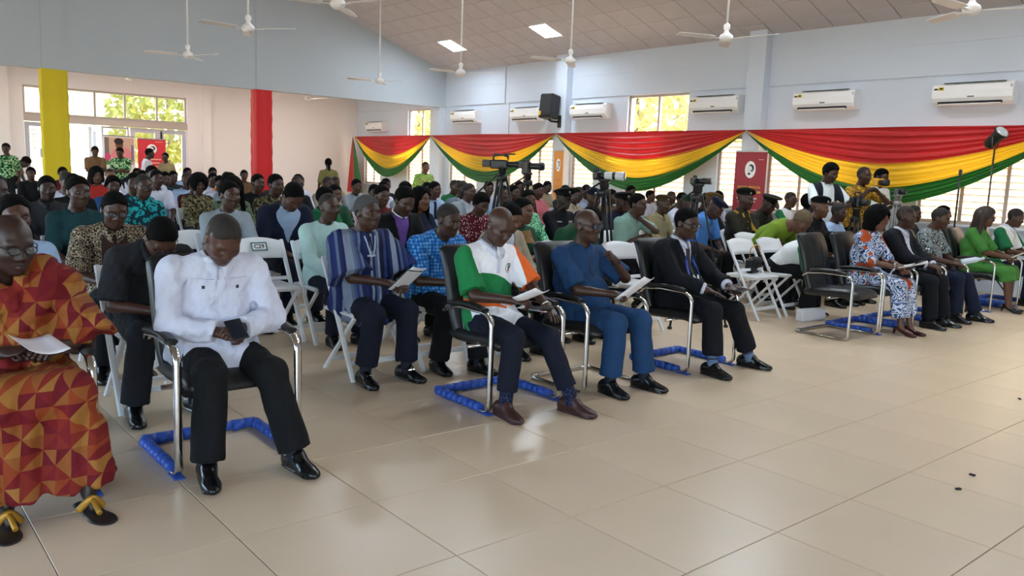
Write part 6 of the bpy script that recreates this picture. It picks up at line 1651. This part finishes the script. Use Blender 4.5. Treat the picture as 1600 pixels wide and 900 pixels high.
# hand held cameras of the photographers
t = place_on('photo_camera', -5.13, 10.50, 1.48, -25, 'yellow and black camera held by the bald photographer', group='cameras in hands')
MB().box((0,0,0),(.08,.15,.11),.02).build('body', M_ycam, t); MB().box((0,0,.07),(.05,.07,.04),.012).build('prism_hump', M_cam, t); MB().lathe([(.036,0),(.040,.05),(.044,.13)], (.04,0,0), 16, R90).build('lens', M_cam, t)
t = place_on('video_rig', -5.14, 10.02, 1.22, -25, 'dark video camera rig in front of the cameraman with vest', group='cameras in hands')
MB().box((0,0,0),(.14,.10,.14),.02).build('body', M_cam, t); MB().lathe([(.04,0),(.045,.10)], (.07,0,.0), 16, R90).build('lens', M_cam, t); MB().box((-.02,-.07,.03),(.09,.012,.06),.004).build('flip_screen', M_black, t); MB().tube(smooth_path([(-.06,0,.07),(-.05,0,.12),(.05,0,.12),(.06,0,.07)],4), .010, 8).build('top_handle', M_cam, t)
tripod('tripod', -5.14, 10.02, 1.15, 'black tripod under the video rig of the cameraman with vest', .20, .014, 40, handle=False)
tripod('tripod', -5.28, 11.42, 1.34, 'thin pale tripod stand of the small camera by the windows', .20, .012, 0, handle=False, m=mat('stand_grey','#8b8b8d',.4,metal=.5))
t = place_on('compact_camera', -5.28, 11.42, 1.34, -20, 'compact grey camera on the thin pale tripod stand')
MB().box((0,0,.06),(.07,.13,.10),.018).build('body', mat('camera_grey','#4a4d52',.4), t); MB().lathe([(.035,0),(.038,.09)], (.03,0,.065), 16, R90).build('lens', M_cam, t)
# lamp stand and bare stand
def light_stand(x, y, top, label, m, name='light_stand'):
    t = empty(name, (x,y,0)); tag(t, label, 'stand')
    MB().tube([(0,0,.25),(0,0,top)], .012, 8).build('pole', m, t); MB().tube([(0,0,.2),(0,0,top*.55)], .017, 8).build('lower_pole', m, t)
    for k in range(3):
        a = k*2*pi/3+.4; l = MB(); l.tube([(0,0,.50),(cos(a)*.38,sin(a)*.38,.012)], .010, 8); l.tube([(0,0,.22),(cos(a)*.2,sin(a)*.2,.245)], .007, 6); l.build('leg', m, t)
    MB().box((0,0,top*.55),(.04,.04,.05),.008).build('clamp_knob', M_black, t); return t
M_std = mat('stand_steel','#5a534b',.35,metal=.8)
light_stand(-4.32, 11.98, 1.98, 'steel light stand carrying the black spotlight', M_std)
sp = empty('spotlight', (-4.32,11.98,1.98)); tag(sp, 'black spotlight with round bright lens on a steel stand', 'spotlight')
MB().tube(smooth_path([(0,-.10,.16),(0,-.10,.06),(0,-.05,.01),(0,.05,.01),(0,.10,.06),(0,.10,.16)],4), .009, 8).build('yoke', M_std, sp)
Rs = Matrix.Rotation(radians(-22),3,'Z') @ Matrix.Rotation(radians(48),3,'Y')
MB().lathe([(.05,-.16),(.075,-.13),(.08,.02),(.085,.06),(.10,.10),(.102,.12)], (0,0,.15), 20, Rs).build('housing', mat('lamp_housing','#1d231f',.5), sp)
MB().lathe([(.095,0),(.08,.02),(.04,.034),(.01,.038)], tuple(Vector((0,0,.15))+Rs @ Vector((0,0,.115))), 20, Rs).build('lens', mat('spot_lens','#dfe6ea',.12, metal=.4), sp)
light_stand(-4.40, 11.18, 1.62, 'bare black stand with clamp tip beside the spotlight', M_cam)
MB().box((0,0,.03),(.035,.05,.07),.008).build('clamp_tip', M_cam, bpy.data.objects['light_stand.001'], (0,0,1.62))

# roll-up banners
M_white2 = mat('banner_white','#f2f0ee',.6); M_sil = mat('banner_silver','#a9a9ad',.35,metal=.7)
def banner(x, y, w, h, rz, col, label, kind, name='rollup_banner'):
    t = empty(name, (x,y,0), radians(rz)); tag(t, label, 'banner', 'roll-up banners along the walls')   # faces local -y
    MB().box((0,0,.035),(w+.04,.16,.07),.012).build('base', M_sil, t); MB().tube([(0,.05,.05),(0,.05,h)], .010, 8).build('support_pole', M_sil, t)
    MB().box((0,.03,h+.01),(w+.01,.02,.03),.004).build('top_rail', M_sil, t)
    MB().box((0,.03,(h+.07)/2),(w,.004,h-.07)).build('printed_sheet', mat('banner'+col, col, .55), t)
    fr = .026; RX = radians(90)
    def blk(nm, cx, cz, ww, hh, c, k=0): return MB().box((cx,fr-.001*k,cz),(ww,.002,hh)).build(nm, mat('ink'+c, c, .55), t)
    def disc(nm, cx, cz, rx, rz_, c, k=0):
        v = [(cx+rx*cos(2*pi*i/24), fr-.0012*k, cz+rz_*sin(2*pi*i/24)) for i in range(24)]; v += [(p[0], p[1]+.001, p[2]) for p in v]
        f = [tuple(range(24)), tuple(reversed(range(24,48)))]+[(i, i+24, (i+1) % 24+24, (i+1) % 24) for i in range(24)]
        return MB().add(v, f).build(nm, mat('ink'+c, c, .55), t)
    if kind in ('maroon','orange','red'):
        ez = h-.30 if kind != 'red' else h-.24; rr = (.105,.145) if kind != 'red' else (.12,.12)
        if kind == 'orange': rr = (.06,.14)
        disc('emblem', 0, ez, *rr, '#f2f0ee', 1)
        disc('emblem_hair', rr[0]*.14, ez+rr[1]*.16, rr[0]*.56, rr[1]*.46, '#20242c', 2); disc('emblem_face', -rr[0]*.10, ez+rr[1]*.02, rr[0]*.48, rr[1]*.42, '#dfe0e2', 3)
        disc('emblem_chin', rr[0]*.22, ez-rr[1]*.12, rr[0]*.14, rr[1]*.12, '#7a8f86', 4); disc('emblem_hand', -rr[0]*.16, ez-rr[1]*.50, rr[0]*.26, rr[1]*.13, '#20242c', 4)
    if kind == 'maroon':
        blk('corner_mark', w*.32, h-.13, .10, .012, '#d8a7a5', 1)
        gold = mat('ink_gold','#d9a441',.55)
        text_mesh('GHANA MEDICAL', .058, t, gold, (-.235,fr-.001,h-.60), (RX,0,0), 'banner_lettering', align='LEFT', bold=.001); text_mesh('TRUST FUND', .058, t, gold, (-.235,fr-.001,h-.68), (RX,0,0), 'banner_lettering', align='LEFT', bold=.001)
        blk('text_line', .17, h-.68, .13, .036, '#d9a441', 1)
        for k in range(2): blk('text_line', -.03, h-.79-.05*k, .40-.06*k, .022, '#e8dad8', 1)
        for k in range(9): blk('text_line', -.02, h-.98-.07*k, .42-.05*(k % 3), .016, '#cf9a98', 1)
    if kind == 'orange':
        for k in range(4): blk('text_line', 0, h-.62-.14*k, .17, .03, '#c47a34', 1)
    if kind == 'red':
        for k in range(3): blk('text_line', 0, h-.50-.09*k, .44-.08*k, .03, '#f0b9a0', 1)
        blk('corner_mark', w*.25, h-.06, .18, .012, '#f0b9a0', 1)
    if kind == 'photo':
        blk('photo', 0, h-.36, w-.04, .66, '#cfa894', 1); blk('photo_curtain', -w*.40, h-.36, .10, .66, '#7a6f66', 2); disc('photo_face', .0, h-.20, .09, .12, '#6d4630', 3); disc('photo_hair', -.01, h-.12, .11, .08, '#241a18', 4)
        disc('photo_shoulders', .06, h-.46, .24, .20, '#e0878c', 2); disc('photo_flower', -w*.38, h-.50, .07, .09, '#d2477a', 4); blk('photo_green', -w*.25, h-.66, .30, .08, '#4f8f52', 3)
        blk('photo_shelf', w*.42, h-.40, .06, .40, '#8a6f86', 3)
        for k in range(5): blk('text_line', 0, h-.90-.10*k, w*.7, .03, '#c9b9b6', 1)
    return t
banner(-8.15, 12.06, .62, 1.93, 0, '#9c2a38', 'maroon roll-up banner with oval emblem and gold lettering by the windows', 'maroon')
banner(-12.98, 12.08, .30, 1.92, 0, '#d58a3e', 'narrow orange roll-up banner with emblem beside the wall column', 'orange')
banner(-21.95, 6.33, .68, 1.90, 90, '#d8323f', 'red roll-up banner with round emblem before the glazed doors', 'red')
banner(-21.95, 5.56, .72, 1.93, 90, '#efe6e2', 'pale roll-up banner with a portrait photo before the glazed doors', 'photo')

# loudspeaker on its wall bracket
t = empty('loudspeaker', (-13.32,12.05,2.62)); t.rotation_euler = (radians(-8),0,radians(10)); tag(t, 'black loudspeaker on a swivel bracket on the wall column', 'loudspeaker')
MB().box((0,0,.25),(.36,.30,.52),.03).build('cabinet', M_black, t); MB().box((0,-.152,.26),(.30,.012,.44),.004).build('grille', mat('grille','#232426',.8,bump=.6,bscale=300), t)
MB().box((-.12,-.160,.08),(.06,.006,.09),.002).build('warning_sticker', mat('sticker_amber','#d9a52a',.5), t)
br = empty('speaker_bracket', (-13.22,12.3,2.5)); tag(br, 'black steel arm bolted to the wall column under the loudspeaker', 'bracket')
MB().box((.02,-.02,.06),(.10,.03,.26),.006).build('wall_plate', M_black, br); MB().tube([(.0,-.03,.05),(-.08,-.18,.06),(-.10,-.24,.10)], .022, 10).build('arm', M_black, br)
# handbag on the folding chair by the aisle
hb = empty('handbag', (-4.98,7.58,.457), radians(12)); tag(hb, 'small black quilted handbag with chain standing on a white chair', 'handbag')
MB().box((0,0,.085),(.10,.25,.17),.03).build('body', M_leather, hb); MB().box((.052,0,.11),(.012,.24,.11),.005).build('flap', M_leather, hb); MB().box((.060,0,.075),(.008,.03,.022),.003).build('clasp', M_gold, hb)
ch = MB()
pth = smooth_path([(0,-.11,.16),(.01,-.13,.26),(.02,.0,.30),(.01,.14,.24),(.02,.16,.02),(.10,.20,.01)], 8)
for k, p in enumerate(pth):
    if k % 1 == 0: ch.lathe([(.003,-.006),(.007,0),(.003,.006)], tuple(p), 6)
ch.build('chain_strap', M_gold, hb)
# white box lying under the empty chair and loose bits on the floor
bx = empty('paper_box', (-4.42,7.86,0), radians(-10)); tag(bx, 'flat white cardboard box under the seats by the empty chair', 'box'); MB().box((0,0,.06),(.10,.36,.12),.012).build('carton', M_paper, bx); MB().box((0,0,.123),(.09,.34,.008),.002).build('lid', M_white, bx)
for k, (x, y) in enumerate(((-1.488,4.348),(-1.45,4.08),(-1.907,6.268))):
    o = MB().box((0,0,.004),(.03,.018,.008),.003).build('debris', M_dark); o.location = (x,y,.0005); o.rotation_euler = (0,0,k*1.1); tag(o, 'tiny dark scrap of litter lying on the beige floor tiles', 'litter', 'scraps on the floor')
bpy.context.view_layer.update()
